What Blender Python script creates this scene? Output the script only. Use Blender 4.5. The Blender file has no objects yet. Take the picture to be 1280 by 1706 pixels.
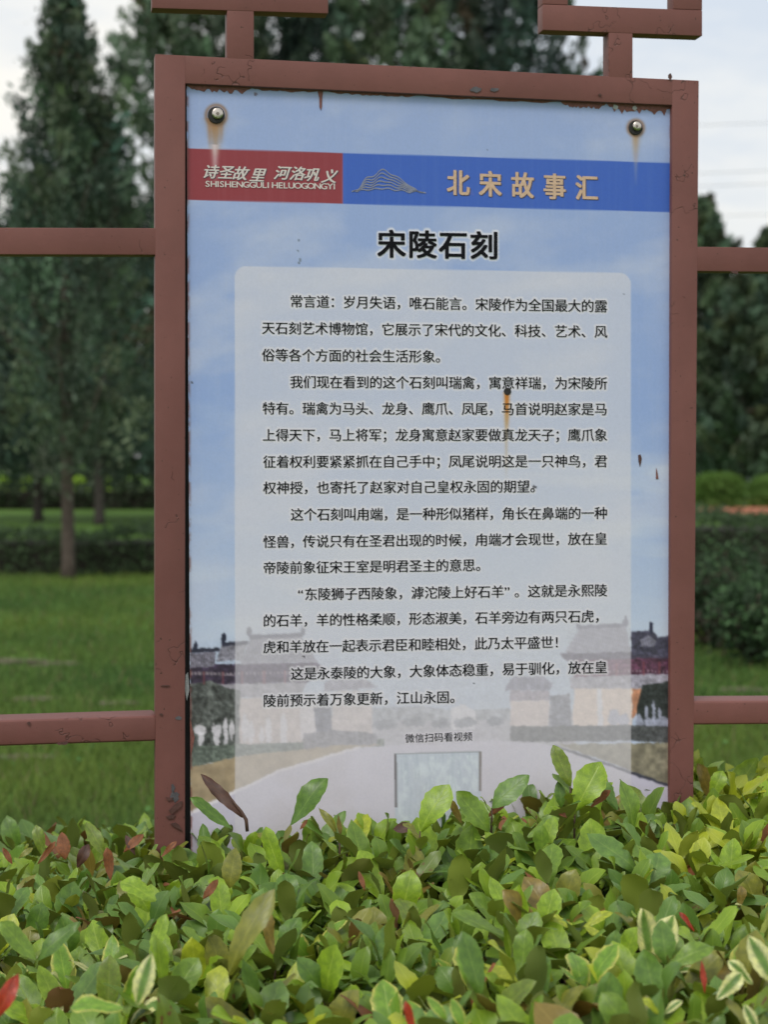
import bpy, bmesh, math, random
import numpy as np
from mathutils import Vector, Matrix

random.seed(7)
RNG = np.random.default_rng(11)
scene = bpy.context.scene
COL = scene.collection

# ------------------------------------------------------------------ camera
IW, IH = 1280.0, 1706.0
F = 3000.0
CX, CY = 640.0, 853.0
CAM = np.array([0.0, 0.0, 1.5])
PITCH = math.atan(88.0 / F)
ROLL = 0.0015
_f = np.array([0, math.cos(PITCH), -math.sin(PITCH)])
_r0 = np.array([1.0, 0, 0])
_u0 = np.cross(_r0, _f)
_r = _r0 * math.cos(ROLL) + _u0 * math.sin(ROLL)
_u = np.cross(_r, _f)
cd = bpy.data.cameras.new('camera')
cam = bpy.data.objects.new('camera', cd)
COL.objects.link(cam)
cd.sensor_fit = 'VERTICAL'
cd.sensor_height = 36.0
cd.lens = F / IH * 36.0
cd.clip_start = 0.05
cd.clip_end = 3000
cam.matrix_world = Matrix([[_r[0], _u[0], -_f[0], CAM[0]], [_r[1], _u[1], -_f[1], CAM[1]],
                           [_r[2], _u[2], -_f[2], CAM[2]], [0, 0, 0, 1]])
cd.dof.use_dof = True
cd.dof.focus_distance = 2.8
cd.dof.aperture_fstop = 5.2
scene.camera = cam

# ------------------------------------------------------------------ world, sun, exposure
w = bpy.data.worlds.new('World')
scene.world = w
w.use_nodes = True
nt = w.node_tree
nt.nodes.clear()
SUN_EL = math.radians(50)
sky = nt.nodes.new('ShaderNodeTexSky')
sky.sky_type = 'NISHITA'
sky.sun_disc = False
sky.sun_elevation = SUN_EL
sky.sun_rotation = math.radians(205)
sky.air_density = 1.6
sky.dust_density = 4.0
# overcast: the clear sky is veiled by a white cloud layer
tc = nt.nodes.new('ShaderNodeTexCoord')
mp = nt.nodes.new('ShaderNodeMapping')
mp.inputs['Scale'].default_value = (1.0, 1.0, 3.2)
no = nt.nodes.new('ShaderNodeTexNoise')
no.inputs['Scale'].default_value = 3.6
no.inputs['Detail'].default_value = 6
no.inputs['Roughness'].default_value = 0.55
cr = nt.nodes.new('ShaderNodeValToRGB')
cr.color_ramp.elements[0].position = 0.40
cr.color_ramp.elements[0].color = (7.6, 8.3, 9.3, 1)
cr.color_ramp.elements[1].position = 0.62
cr.color_ramp.elements[1].color = (11.2, 10.9, 10.2, 1)
mx = nt.nodes.new('ShaderNodeMix')
mx.data_type = 'RGBA'
mx.inputs['Factor'].default_value = 0.86
bg = nt.nodes.new('ShaderNodeBackground')
bg.inputs['Strength'].default_value = 0.10
wo = nt.nodes.new('ShaderNodeOutputWorld')
nt.links.new(tc.outputs['Generated'], mp.inputs['Vector'])
nt.links.new(mp.outputs['Vector'], no.inputs['Vector'])
nt.links.new(no.outputs['Fac'], cr.inputs['Fac'])
nt.links.new(sky.outputs['Color'], mx.inputs['A'])
nt.links.new(cr.outputs['Color'], mx.inputs['B'])
nt.links.new(mx.outputs['Result'], bg.inputs['Color'])
nt.links.new(bg.outputs['Background'], wo.inputs['Surface'])

sd = bpy.data.lights.new('sun', 'SUN')
sd.energy = 1.4
sd.angle = math.radians(20)
sd.color = (1.0, 0.96, 0.90)
sun = bpy.data.objects.new('sun', sd)
COL.objects.link(sun)
az = math.radians(205)   # high, behind and to the left of the camera, veiled by cloud
dirv = Vector((math.sin(az) * math.cos(SUN_EL), math.cos(az) * math.cos(SUN_EL), math.sin(SUN_EL)))
sun.rotation_euler = dirv.to_track_quat('Z', 'Y').to_euler()
sun.location = (-5, 10, 20)

scene.view_settings.view_transform = 'Standard'
scene.view_settings.look = 'None'
scene.view_settings.gamma = 1
scene.view_settings.exposure = 0.0
scene.view_settings.use_curve_mapping = False
scene.cycles.max_bounces = 6
scene.cycles.transparent_max_bounces = 12

# ------------------------------------------------------------------ geometry helpers
TH = math.atan(F / 16100.0)
D0 = 3.0
def rays(px, py):
    px = np.asarray(px, float); py = np.asarray(py, float)
    return _f * F + _r * (px - CX)[..., None] + _u * (CY - py)[..., None]
_ray = rays(258, 700)
PO = CAM + _ray * (D0 / _ray[1])                 # a point on the frame's front plane
PU = np.array([math.cos(TH), math.sin(TH), 0.0])   # along the frame
PN = np.array([math.sin(TH), -math.cos(TH), 0.0])  # towards the viewer
def P(px, py, off=0.0):
    """point where the sight line of a pixel meets the plane `off` metres in front of the frame face"""
    d = rays(px, py)
    o = PO + PN * off
    t = ((o - CAM) @ PN) / (d @ PN)
    return CAM + d * np.asarray(t)[..., None]
def Q(px, py, y):
    d = rays(px, py)
    return CAM + d * (y / d[..., 1])[..., None]
def G(px, py):
    d = rays(px, py)
    return CAM + d * (-1.5 / d[..., 2])[..., None]

def srgb(r, g, b):
    f = lambda c: (c / 255 / 12.92) if c / 255 <= 0.04045 else ((c / 255 + 0.055) / 1.055) ** 2.4
    return (f(r), f(g), f(b))
def srgb_np(a):
    a = np.clip(a, 0, 255) / 255.0
    return np.where(a <= 0.04045, a / 12.92, ((a + 0.055) / 1.055) ** 2.4)

def link(name, me, parent=None, mat=None):
    o = bpy.data.objects.new(name, me)
    COL.objects.link(o)
    if mat is not None and me is not None:
        if len(me.materials) == 0: me.materials.append(mat)
    if parent is not None: o.parent = parent
    return o
def thing(name, label, cat, loc=(0, 0, 0), group=None):
    o = bpy.data.objects.new(name, None)
    o.empty_display_size = 0.1
    COL.objects.link(o)
    o.location = loc
    o['label'] = label; o['category'] = cat
    if group: o['group'] = group
    return o
def tag(o, label, cat, group=None):
    o['label'] = label; o['category'] = cat
    if group: o['group'] = group
    return o
def mesh_np(name, verts, faces, smooth=False, matidx=None):
    """faces: (n,k) int array, all with the same number of corners"""
    me = bpy.data.meshes.new(name)
    verts = np.asarray(verts, np.float32); faces = np.asarray(faces, np.int32)
    n, k = faces.shape
    me.vertices.add(len(verts)); me.vertices.foreach_set('co', verts.ravel())
    me.loops.add(n * k); me.loops.foreach_set('vertex_index', faces.ravel())
    me.polygons.add(n); me.polygons.foreach_set('loop_start', np.arange(0, n * k, k, dtype=np.int32))
    me.polygons.foreach_set('loop_total', np.full(n, k, np.int32))
    if matidx is not None: me.polygons.foreach_set('material_index', np.asarray(matidx, np.int32))
    me.polygons.foreach_set('use_smooth', np.full(n, smooth))
    me.update(calc_edges=True)
    return me
def set_col(me, cols, name='col'):
    a = me.color_attributes.new(name, 'FLOAT_COLOR', 'POINT')
    c = np.ones((len(me.vertices), 4), np.float32); c[:, :3] = cols
    a.data.foreach_set('color', c.ravel())

# ------------------------------------------------------------------ materials
def newmat(name):
    m = bpy.data.materials.new(name); m.use_nodes = True
    t = m.node_tree
    b = t.nodes['Principled BSDF']
    return m, t, b
def noise(t, scale, detail=4, rough=0.55, coord='Object', vec_scale=None, seed=None):
    c = t.nodes.new('ShaderNodeTexCoord')
    src = c.outputs[coord]
    if vec_scale:
        mp_ = t.nodes.new('ShaderNodeMapping'); mp_.inputs['Scale'].default_value = vec_scale
        t.links.new(src, mp_.inputs['Vector']); src = mp_.outputs['Vector']
    n = t.nodes.new('ShaderNodeTexNoise')
    n.inputs['Scale'].default_value = scale; n.inputs['Detail'].default_value = detail
    n.inputs['Roughness'].default_value = rough
    t.links.new(src, n.inputs['Vector'])
    return n.outputs['Fac']
def ramp(t, fac, stops):
    r = t.nodes.new('ShaderNodeValToRGB')
    e = r.color_ramp.elements
    while len(e) < len(stops): e.new(0.5)
    for el, (p, c) in zip(e, stops):
        el.position = p; el.color = (*c, 1)
    t.links.new(fac, r.inputs['Fac'])
    return r.outputs['Color']
def mixc(t, fac, a, b, mode='MIX'):
    m = t.nodes.new('ShaderNodeMix'); m.data_type = 'RGBA'; m.blend_type = mode
    for s, v in (('Factor', fac), ('A', a), ('B', b)):
        if isinstance(v, (int, float)): m.inputs[s].default_value = v
        elif isinstance(v, tuple): m.inputs[s].default_value = (*v, 1)
        else: t.links.new(v, m.inputs[s])
    return m.outputs['Result']
def bump(t, b, h, strength, dist=0.002):
    n = t.nodes.new('ShaderNodeBump'); n.inputs['Strength'].default_value = strength
    n.inputs['Distance'].default_value = dist
    t.links.new(h, n.inputs['Height']); t.links.new(n.outputs['Normal'], b.inputs['Normal'])
def math_(t, op, a, b=None, clamp=False):
    n = t.nodes.new('ShaderNodeMath'); n.operation = op; n.use_clamp = clamp
    for i, v in enumerate((a, b)):
        if v is None: continue
        if isinstance(v, (int, float)): n.inputs[i].default_value = v
        else: t.links.new(v, n.inputs[i])
    return n.outputs[0]

def mat_paint():
    m, t, b = newmat('brown_paint')
    n1 = noise(t, 5, 5); n2 = noise(t, 60, 4, 0.6); n3 = noise(t, 420, 2)
    c = ramp(t, n1, [(0.3, (0.175, 0.064, 0.054)), (0.7, (0.225, 0.088, 0.076))])
    c = mixc(t, math_(t, 'MULTIPLY', n2, 0.35), c, (0.135, 0.060, 0.052))
    # hairline cracks: the zero crossings of a stretched noise, only in some places
    n4 = noise(t, 13, 3, 0.62)
    ridge = math_(t, 'ABSOLUTE', math_(t, 'SUBTRACT', n4, 0.5))
    crack = math_(t, 'SUBTRACT', 1.0, math_(t, 'MULTIPLY', ridge, 170.0), True)
    where = math_(t, 'GREATER_THAN', noise(t, 9, 2, 0.5, vec_scale=(1, 1, 0.8)), 0.60)
    crack = math_(t, 'MULTIPLY', crack, where)
    c = mixc(t, math_(t, 'MULTIPLY', crack, 0.6), c, (0.035, 0.018, 0.016))
    # small rust specks
    sp = math_(t, 'GREATER_THAN', noise(t, 170, 2, 0.5), 0.735)
    c = mixc(t, sp, c, (0.05, 0.025, 0.018))
    # chalky fading and grime runs
    c = mixc(t, 1.0, c, ramp(t, noise(t, 2.2, 5, .6, vec_scale=(1, 1, .5)), [(.3, (.82, .80, .80)), (.7, (1.16, 1.17, 1.18))]), 'MULTIPLY')
    c = mixc(t, math_(t, 'MULTIPLY', noise(t, 26, 4, .7, vec_scale=(1, 1, .12)), .22), c, (.10, .06, .05))
    t.links.new(c, b.inputs['Base Color'])
    b.inputs['Roughness'].default_value = 0.55
    b.inputs['Specular IOR Level'].default_value = 0.3
    h = math_(t, 'ADD', math_(t, 'MULTIPLY', n3, 0.12), math_(t, 'MULTIPLY', n2, 0.5))
    h = math_(t, 'SUBTRACT', h, math_(t, 'MULTIPLY', crack, 1.2))
    bump(t, b, h, 0.55, 0.0016)
    return m
M_PAINT = mat_paint()
def flat(name, c, rough=0.6, metal=0.0, nscale=None, amt=0.25):
    m, t, b = newmat(name)
    if nscale:
        n = noise(t, nscale, 4)
        t.links.new(ramp(t, n, [(0.3, tuple(x * (1 - amt) for x in c)), (0.7, tuple(min(1, x * (1 + amt)) for x in c))]), b.inputs['Base Color'])
        bump(t, b, n, 0.3, 0.002)
    else:
        b.inputs['Base Color'].default_value = (*c, 1)
    b.inputs['Roughness'].default_value = rough
    b.inputs['Metallic'].default_value = metal
    return m
M_CHIP = flat('bare_metal_chip', (0.10, 0.095, 0.105), 0.6, 0.3, 90)
M_CRUST = flat('curled_paint', (0.085, 0.036, 0.030), 0.7, 0, 120)
M_SMEAR = flat('paint_smear', (0.20, 0.075, 0.062), 0.6, 0, 200, 0.3)
M_GAP_SHADE = flat('gap_shade', (0.012, 0.011, 0.012), 0.8, 0, 50)
M_EDGE = flat('panel_edge', (0.40, 0.42, 0.43), 0.6, 0, 300)
M_RUBBER = flat('black_rubber', (0.018, 0.016, 0.016), 0.7, 0, 200)
M_STEEL = flat('bolt_steel', (0.62, 0.56, 0.50), 0.28, 1.0, 150, 0.12)
M_SOCKET = flat('socket_shadow', (0.26, 0.22, 0.19), 0.5, 0.9, 200)
M_INK = flat('black_ink', (0.005, 0.005, 0.008), 0.7, 0, 900, 0.2)
M_INK.node_tree.nodes['Principled BSDF'].inputs['Specular IOR Level'].default_value = 0.15
M_HALO = flat('white_print', (0.62, 0.64, 0.66), 0.5, 0, 900, 0.03)
M_GOLD = flat('gold_print', (0.62, 0.43, 0.30), 0.5, 0, 200, 0.12)
M_GOLDSH = flat('brown_print', (0.10, 0.07, 0.10), 0.5, 0, 200, 0.1)
M_WHITE = flat('white_lettering', (0.66, 0.60, 0.58), 0.5, 0, 200, 0.08)
M_SLATE = flat('slate_print', (0.24, 0.26, 0.36), 0.5, 0, 200, 0.1)
M_CABLE = flat('cable', (0.35, 0.36, 0.38), 0.7, 0, 10)

def mat_attr(name, rough=0.6, spec=0.4, nscale=None, namt=0.3, transl=0.0, coord='Object'):
    m, t, b = newmat(name)
    a = t.nodes.new('ShaderNodeVertexColor'); a.layer_name = 'col'
    c = a.outputs['Color']
    if nscale:
        n = noise(t, nscale, 4, coord=coord)
        c = mixc(t, 1.0, c, ramp(t, n, [(0.25, (1 - namt,) * 3), (0.75, (1 + namt,) * 3)]), 'MULTIPLY')
    t.links.new(c, b.inputs['Base Color'])
    b.inputs['Roughness'].default_value = rough
    b.inputs['Specular IOR Level'].default_value = spec
    if transl:
        tr = t.nodes.new('ShaderNodeBsdfTranslucent'); t.links.new(c, tr.inputs['Color'])
        ms = t.nodes.new('ShaderNodeMixShader'); ms.inputs['Fac'].default_value = transl
        out = t.nodes['Material Output']
        t.links.new(b.outputs['BSDF'], ms.inputs[1]); t.links.new(tr.outputs['BSDF'], ms.inputs[2])
        t.links.new(ms.outputs['Shader'], out.inputs['Surface'])
    return m
M_PRINT = mat_attr('printed_vinyl', 0.42, 0.45, 260, 0.035)
M_FOL = mat_attr('conifer_foliage', 0.85, 0.15, transl=0.25)
M_HEDGE = mat_attr('hedge_foliage', 0.7, 0.25, transl=0.2)
M_GRASS = mat_attr('grass_blades', 0.8, 0.15, transl=0.3)

# ------------------------------------------------------------------ ground
def mat_lawn():
    m, t, b = newmat('lawn')
    n1 = noise(t, 0.35, 5, 0.6); n2 = noise(t, 3.0, 5, 0.65); n3 = noise(t, 30, 4, 0.7)
    g = ramp(t, n2, [(0.30, (0.065, 0.130, 0.030)), (0.5, (0.090, 0.175, 0.034)), (0.7, (0.125, 0.210, 0.040))])
    soil = ramp(t, n3, [(0.3, (0.10, 0.085, 0.055)), (0.7, (0.15, 0.125, 0.085))])
    mask = ramp(t, noise(t, 0.9, 5, 0.7, vec_scale=(1, 1.4, 1)), [(0.62, (0, 0, 0)), (0.68, (1, 1, 1))])
    c = mixc(t, mask, g, soil)
    c = mixc(t, 1.0, c, ramp(t, n3, [(0.3, (0.7,) * 3), (0.7, (1.3,) * 3)]), 'MULTIPLY')
    t.links.new(c, b.inputs['Base Color'])
    b.inputs['Roughness'].default_value = 0.95
    b.inputs['Specular IOR Level'].default_value = 0.1
    bump(t, b, n3, 0.6, 0.03)
    return m
def sheet(name, x0, x1, y0, y1, z, mat, nx=2, ny=2, amp=0.0):
    xs = np.linspace(x0, x1, nx); ys = np.linspace(y0, y1, ny)
    X, Y = np.meshgrid(xs, ys)
    Z = np.full_like(X, z) + (amp * (np.sin(X * 0.7 + Y * 0.31) + np.sin(Y * 0.9 - X * 0.4)) if amp else 0)
    v = np.stack([X.ravel(), Y.ravel(), Z.ravel()], 1)
    i = np.arange(nx * ny).reshape(ny, nx)
    f = np.stack([i[:-1, :-1].ravel(), i[:-1, 1:].ravel(), i[1:, 1:].ravel(), i[1:, :-1].ravel()], 1)
    o = link(name, mesh_np(name, v, f, True), None, mat)
    o['kind'] = 'structure'
    return o
sheet('ground', -400, 400, -60, 900, 0.0, mat_lawn(), 3, 3)
# strip of bare red-brown earth behind the right hedge
sx0, sx1 = G(1120, 858)[0], G(1700, 858)[0]
M_SOIL = flat('red_soil', (0.42, 0.14, 0.070), 0.95, 0, 3, 0.35)
sheet('soil_path', 9.0, 40, 49.5, 56.8, 0.004, M_SOIL, 2, 2)

# worn earth showing through the lawn
PATCH = []
M_EARTH = flat('bare_earth', (0.105, 0.090, 0.050), 0.95, 0, 14, 0.45)
for (px, py, rx, ry) in ((10, 1103, .32, .22), (70, 1106, .30, .16), (60, 1165, .22, .12), (195, 1172, .16, .10), (40, 1262, .18, .10), (1240, 1150, .2, .15)):
    g_ = G(px, py); PATCH.append((g_[0], g_[1], rx, ry))
    rgp = random.Random(px)
    vs_ = [(g_[0] + math.cos(a) * rx * rgp.uniform(.7, 1.15), g_[1] + math.sin(a) * ry * rgp.uniform(.7, 1.15), .004) for a in [i * .35 for i in range(18)]]
    me_ = bpy.data.meshes.new('earth_patch'); me_.from_pydata(vs_, [], [tuple(range(18))])
    o_ = link('earth_patch', me_, None, M_EARTH); o_['kind'] = 'structure'
def grass_field():
    n = 170000
    # denser near, thinning with distance; only the strips left and right of the board need to be dense
    Y = 5.5 * (26 / 5.5) ** RNG.random(n)
    X = (RNG.random(n) * 2 - 1) * (0.26 * Y + 1.0)
    keep = np.ones(n, bool)
    for (cx, cy, rx, ry) in PATCH: keep &= (((X - cx) / rx) ** 2 + ((Y - cy) / ry) ** 2 > 0.75 + .7 * RNG.random(n))
    X = X[keep]; Y = Y[keep]; n = len(X)
    h = 0.030 + 0.045 * RNG.random(n)
    h *= np.where(RNG.random(n) < 0.06, 1.9, 1.0)
    a = RNG.random(n) * math.pi
    wd = 0.0035 + 0.0018 * (Y / 6)
    lean = RNG.normal(0, 0.025, (n, 2))
    p = np.stack([X, Y, np.zeros(n)], 1)
    d = np.stack([np.cos(a), np.sin(a), np.zeros(n)], 1) * wd[:, None]
    top = p + np.stack([lean[:, 0], lean[:, 1], h], 1)
    v = np.stack([p - d, p + d, top], 1).reshape(-1, 3)
    f = np.arange(3 * n).reshape(n, 3)
    me = mesh_np('grass', v, f)
    # broad mottling: fresh, yellowish and bluish patches of clover
    q = (np.sin(X * 1.7 + 0.6 * Y) + np.sin(Y * 1.1 - X * 2.3 + 1.0) + np.sin(X * 0.6 + Y * 2.4 + 2.0)) / 3
    q = q * .6 + .7 * np.sin(Y * .9 + .3 * np.sin(X)) * .6 + RNG.normal(0, 0.22, n)
    q = np.clip(q * 0.5 + 0.5, 0, 1)[:, None]
    c = (1 - q) * np.array([0.072, 0.145, 0.044]) + q * np.array([0.165, 0.235, 0.050])
    c = c * (0.7 + 0.6 * RNG.random((n, 1)))
    dry = (RNG.random(n) < 0.05)[:, None]
    c = np.where(dry, np.array([0.20, 0.18, 0.09]), c)
    set_col(me, np.repeat(c, 3, 0))
    o = link('grass', me, None, M_GRASS)
    o['kind'] = 'stuff'
    tag(o, 'short mottled green lawn grass stretching back behind the notice board', 'grass')
grass_field()
# broad weed leaves in the lawn
def weeds():
    n = 2600
    V = []; Fc = []; C = []
    cl = [(RNG.random() * 2 - 1, 7 + 14 * RNG.random()) for _ in range(26)]
    cents = [((u * 0.25 * y), y, 0.25 + 0.35 * RNG.random()) for u, y in cl]
    cents += [(G(95, 1045)[0], G(95, 1045)[1], .5), (G(190, 1045)[0], G(190, 1045)[1], .5), (G(60, 1250)[0], G(60, 1250)[1], .4)]
    k = 0
    for cx, cy, r in cents:
        for j in range(45):
            x = cx + RNG.normal(0, r * .6); y = cy + RNG.normal(0, r); z = 0.03 + 0.06 * RNG.random()
            s = 0.010 + 0.014 * RNG.random(); a = RNG.random() * 6.28
            t1 = np.array([math.cos(a), math.sin(a), RNG.normal(0.2, .3)]) * s
            t2 = np.array([-math.sin(a), math.cos(a), RNG.normal(0.1, .3)]) * s * .7
            c0 = np.array([x, y, z])
            V += [c0 - t1, c0 - t2, c0 + t1, c0 + t2]; Fc.append([k, k + 1, k + 2, k + 3]); k += 4
            cc = np.array([0.085, 0.18, 0.05]) * (0.7 + 0.8 * RNG.random())
            C += [cc] * 4
    me = mesh_np('weeds', np.array(V), np.array(Fc)); set_col(me, np.array(C))
    o = link('weeds', me, None, M_GRASS); o['kind'] = 'stuff'
    tag(o, 'low broad-leaved weeds scattered through the lawn', 'weeds')
weeds()

# ------------------------------------------------------------------ conifers and hedges behind
def cards(cent, size, col, updir=None, flatness=0.5):
    """one leaf-spray quad (a kite) per centre"""
    n = len(cent)
    a = RNG.normal(0, 1, (n, 3))
    if updir is not None: a = a * flatness + updir
    a /= np.linalg.norm(a, axis=1)[:, None]
    b = np.cross(a, RNG.normal(0, 1, (n, 3))); b /= np.linalg.norm(b, axis=1)[:, None]
    s = size[:, None]
    v = np.stack([cent - a * s, cent - b * s * 0.42, cent + a * s * 1.15, cent + b * s * 0.42], 1).reshape(-1, 3)
    f = np.arange(4 * n).reshape(n, 4)
    return v, f, np.repeat(col, 4, 0)
def conifer_mesh(name, H, R, base, nplume, per, size, tint, seed, jag=0.3, peak=0.12):
    global RNG
    RNG = np.random.default_rng(seed)
    Cs = []; U = []; K = []; S = []
    for i in range(nplume):
        u = RNG.random() ** 0.8
        prof = ((1 - u) ** 0.8) * (1.0 - 0.45 * math.exp(-u * 9)) + peak * (1 - u)
        ang = RNG.random() * 2 * math.pi
        z = base + u * (H - base)
        rr = R * prof * (0.62 + 0.5 * RNG.random() + (jag * RNG.random() if RNG.random() < .25 else 0))
        if RNG.random() < 0.22: rr *= RNG.random() * .7
        L = (0.35 + 0.5 * RNG.random()) * (0.09 * H) ** 0.5 * (1.1 - 0.5 * u)
        d = np.array([math.cos(ang) * 0.55, math.sin(ang) * 0.55, 0.8]); d /= np.linalg.norm(d)
        tip = np.array([math.cos(ang) * rr, math.sin(ang) * rr, z])
        m = int(per * (0.6 + 0.8 * RNG.random()))
        t = RNG.random(m) ** 0.8
        rad = (0.26 * L + 0.05) * (1 - 0.75 * t)
        pts = tip + (t[:, None] - 0.5) * L * 1.5 * d + RNG.normal(0, 1, (m, 3)) * rad[:, None]
        c = tint * (0.40 + 1.25 * RNG.random() ** 1.3) * np.array([1 + RNG.normal(0, .10), 1, 1 + RNG.normal(0, .12)])
        if RNG.random() < 0.03: c = np.array([0.085, 0.068, 0.045])
        cc = c * (0.8 + 0.4 * RNG.random((m, 1)))
        Cs.append(pts); K.append(cc); S.append(size * (0.6 + 0.8 * RNG.random(m))); U.append(np.tile(d, (m, 1)))
    v, f, c = cards(np.concatenate(Cs), np.concatenate(S), np.concatenate(K), np.concatenate(U), 0.7)
    me = mesh_np(name, v, f); set_col(me, np.clip(c, 0.004, 1))
    me.materials.append(M_FOL)
    return me
def tube_mesh(name, pts, radii, seg=8, mat=None, cap=True):
    pts = np.asarray(pts, float); n = len(pts)
    V = []; Fc = []
    for i in range(n):
        t = pts[min(i + 1, n - 1)] - pts[max(i - 1, 0)]; t /= np.linalg.norm(t)
        ref = np.array([1, 0, 0]) if abs(t[0]) < 0.8 else np.array([0, 1, 0])
        a = np.cross(t, ref); a /= np.linalg.norm(a); b = np.cross(t, a)
        for k in range(seg):
            q = 2 * math.pi * k / seg
            V.append(pts[i] + (a * math.cos(q) + b * math.sin(q)) * radii[i])
    for i in range(n - 1):
        for k in range(seg):
            Fc.append([i * seg + k, i * seg + (k + 1) % seg, (i + 1) * seg + (k + 1) % seg, (i + 1) * seg + k])
    me = bpy.data.meshes.new(name)
    if cap: Fc += [list(range(seg))[::-1], list(range((n - 1) * seg, n * seg))]
    me.from_pydata([tuple(p) for p in V], [], Fc)
    me.polygons.foreach_set('use_smooth', [True] * len(me.polygons))
    if mat: me.materials.append(mat)
    return me
M_BARK = flat('bark', (0.085, 0.065, 0.052), 0.9, 0, 12, 0.35)
M_BARK2 = flat('dark_bark', (0.05, 0.042, 0.036), 0.9, 0, 12, 0.35)

def trunk_with_limbs(name, H, r, seed, mat, low=1.2):
    rg = random.Random(seed)
    me = tube_mesh(name, [(0, 0, -0.05), (0.01, 0, 0.2), (rg.uniform(-.03, .03), 0.02, H * .4), (0, 0, H * .9)],
                   [r * 1.3, r, r * .72, r * .12], 9, mat)
    bm = bmesh.new(); bm.from_mesh(me)
    for i in range(16):
        z = low + (H * .85 - low) * i / 16; a = rg.uniform(0, 6.28); L = (H - z) * .17 + .25
        q = tube_mesh('limb', [(0, 0, z), (math.cos(a) * L * .5, math.sin(a) * L * .5, z + L * .35), (math.cos(a) * L, math.sin(a) * L, z + L)],
                      [r * .28, r * .18, r * .05], 5)
        bm.from_mesh(q); bpy.data.meshes.remove(q)
    bm.to_mesh(me); bm.free()
    return me
CONIFERS = 'conifers standing behind the notice board'
def place_tree(name, label, loc, crown, trunk, rot=0.0, sc=(1, 1, 1), cat='tree', group=CONIFERS):
    t = thing(name, label, cat, (loc[0], loc[1], 0), group)
    t.rotation_euler = (0, 0, rot); t.scale = sc
    link('crown', crown, t); link('trunk', trunk, t)
    return t
tintA = np.array([0.100, 0.145, 0.108])
tintB = np.array([0.105, 0.155, 0.095])
# A: the slim conical tree left of the board, trunk base in front of the far hedge
crA = conifer_mesh('conical_crown', 7.15, 1.32, 1.30, 350, 78, 0.046, tintA * np.array([1.08, 1.06, .96]), 3, peak=0.06)
trA = trunk_with_limbs('conical_trunk', 7.1, 0.085, 1, M_BARK, 1.5)
gA = Q(np.array(112.), np.array(963.), 22.4)
place_tree('conifer_tree', 'slim conical conifer at far left whose pointed tip shows whole against the sky', gA, crA, trA)
# B: tall broad ones at about 45 m
crB = conifer_mesh('tall_crown', 15.0, 3.5, 1.3, 640, 62, 0.095, tintB * 1.2, 5, peak=0.22)
trB = trunk_with_limbs('tall_trunk', 14.5, 0.19, 2, M_BARK2, 1.9)
crC = conifer_mesh('broad_crown', 13.5, 3.3, 1.9, 580, 62, 0.095, tintA * np.array([.68, .72, .76]), 9, peak=0.22)
trC = trunk_with_limbs('broad_trunk', 13.0, 0.17, 3, M_BARK2, 1.8)
def X(px, y): return float(Q(np.array(float(px)), np.array(800.), y)[0])
place_tree('conifer_tree', 'tall dark conifer just left of the board behind the slim conical one', (X(318, 44), 44), crB, trB, 0.3, (1.0, 1.0, 1.06))
place_tree('conifer_tree', 'tall conifer whose crown shows above the left half of the board', (X(470, 47), 47), crC, trC, 1.2, (1.1, 1.1, 1.3))
place_tree('conifer_tree', 'tall conifer whose crown shows above the middle of the board', (X(650, 45), 45), crB, trB, 2.2, (1, 1, 1.08))
place_tree('conifer_tree', 'tall conifer above the board just left of the square bracket ornament', (X(835, 46), 46), crC, trC, 4.0, (1, 1, 1.28))
place_tree('conifer_tree', 'dark conifer trunk and low crown at the far left edge of the view', (X(-70, 43), 43), crC, trC, 3.0, (.9, .9, .66))
place_tree('conifer_tree', 'shorter conifer filling the gap low between the two left conifers', (X(165, 41), 41), crC, trC, 5.0, (.72, .72, .70))
place_tree('conifer_tree', 'small dark conifer low behind the slim conical tree trunk', (X(62, 43), 43), crC, trC, 5.6, (.75, .75, .60))
# right-hand group at about 60 m
crD = conifer_mesh('loose_crown', 10.2, 2.6, 0.9, 420, 46, 0.15, tintB, 21, peak=0.12)
trD = trunk_with_limbs('loose_trunk', 9.8, 0.15, 4, M_BARK2, 1.2)
GR = 'conifers right of the board beyond the clipped balls'
place_tree('conifer_tree', 'conifer whose green tip stands just right of the board frame', (X(1172, 70), 70), crD, trD, 0.5, (1.15, 1.15, 1.13), group=GR)
place_tree('conifer_tree', 'dark conifer tip at the right edge of the view above the rail', (X(1285, 69), 69), crD, trD, 2.5, (1.15, 1.15, 1.0), group=GR)
place_tree('conifer_tree', 'lower conifer between the two right tips, hidden below the rail', (X(1232, 66), 66), crD, trD, 4.5, (1.0, 1.0, .80), group=GR)
# back rows closing the view at about 90 m
crE = conifer_mesh('distant_crown', 9.0, 3.6, 0.3, 420, 40, 0.24, tintA * 0.9, 31, peak=0.2)
trE = trunk_with_limbs('distant_trunk', 8.8, 0.18, 6, M_BARK2, 1.0)
ORD = 'first second third fourth fifth sixth seventh eighth ninth tenth eleventh twelfth thirteenth fourteenth fifteenth sixteenth seventeenth eighteenth nineteenth'.split()
k = 0
for px in range(-260, 1600, 105):
    y = 88 + (k % 3) * 5
    t = place_tree('distant_conifer', 'dark distant conifer in the tree belt closing the view behind the nearer conifers',
                   (X(px, y), y), crE, trE, k * 1.3, (1, 1, 0.9 + 0.22 * ((k * 7) % 5) / 5), group='distant belt of conifers')
    t['label'] = ORD[k] + ' conifer from the left in the distant belt, ' + ('hidden mostly behind the board' if 270 < px < 1130 else 'seen left of the board' if px < 270 else 'seen right of the board')
    k += 1

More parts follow.
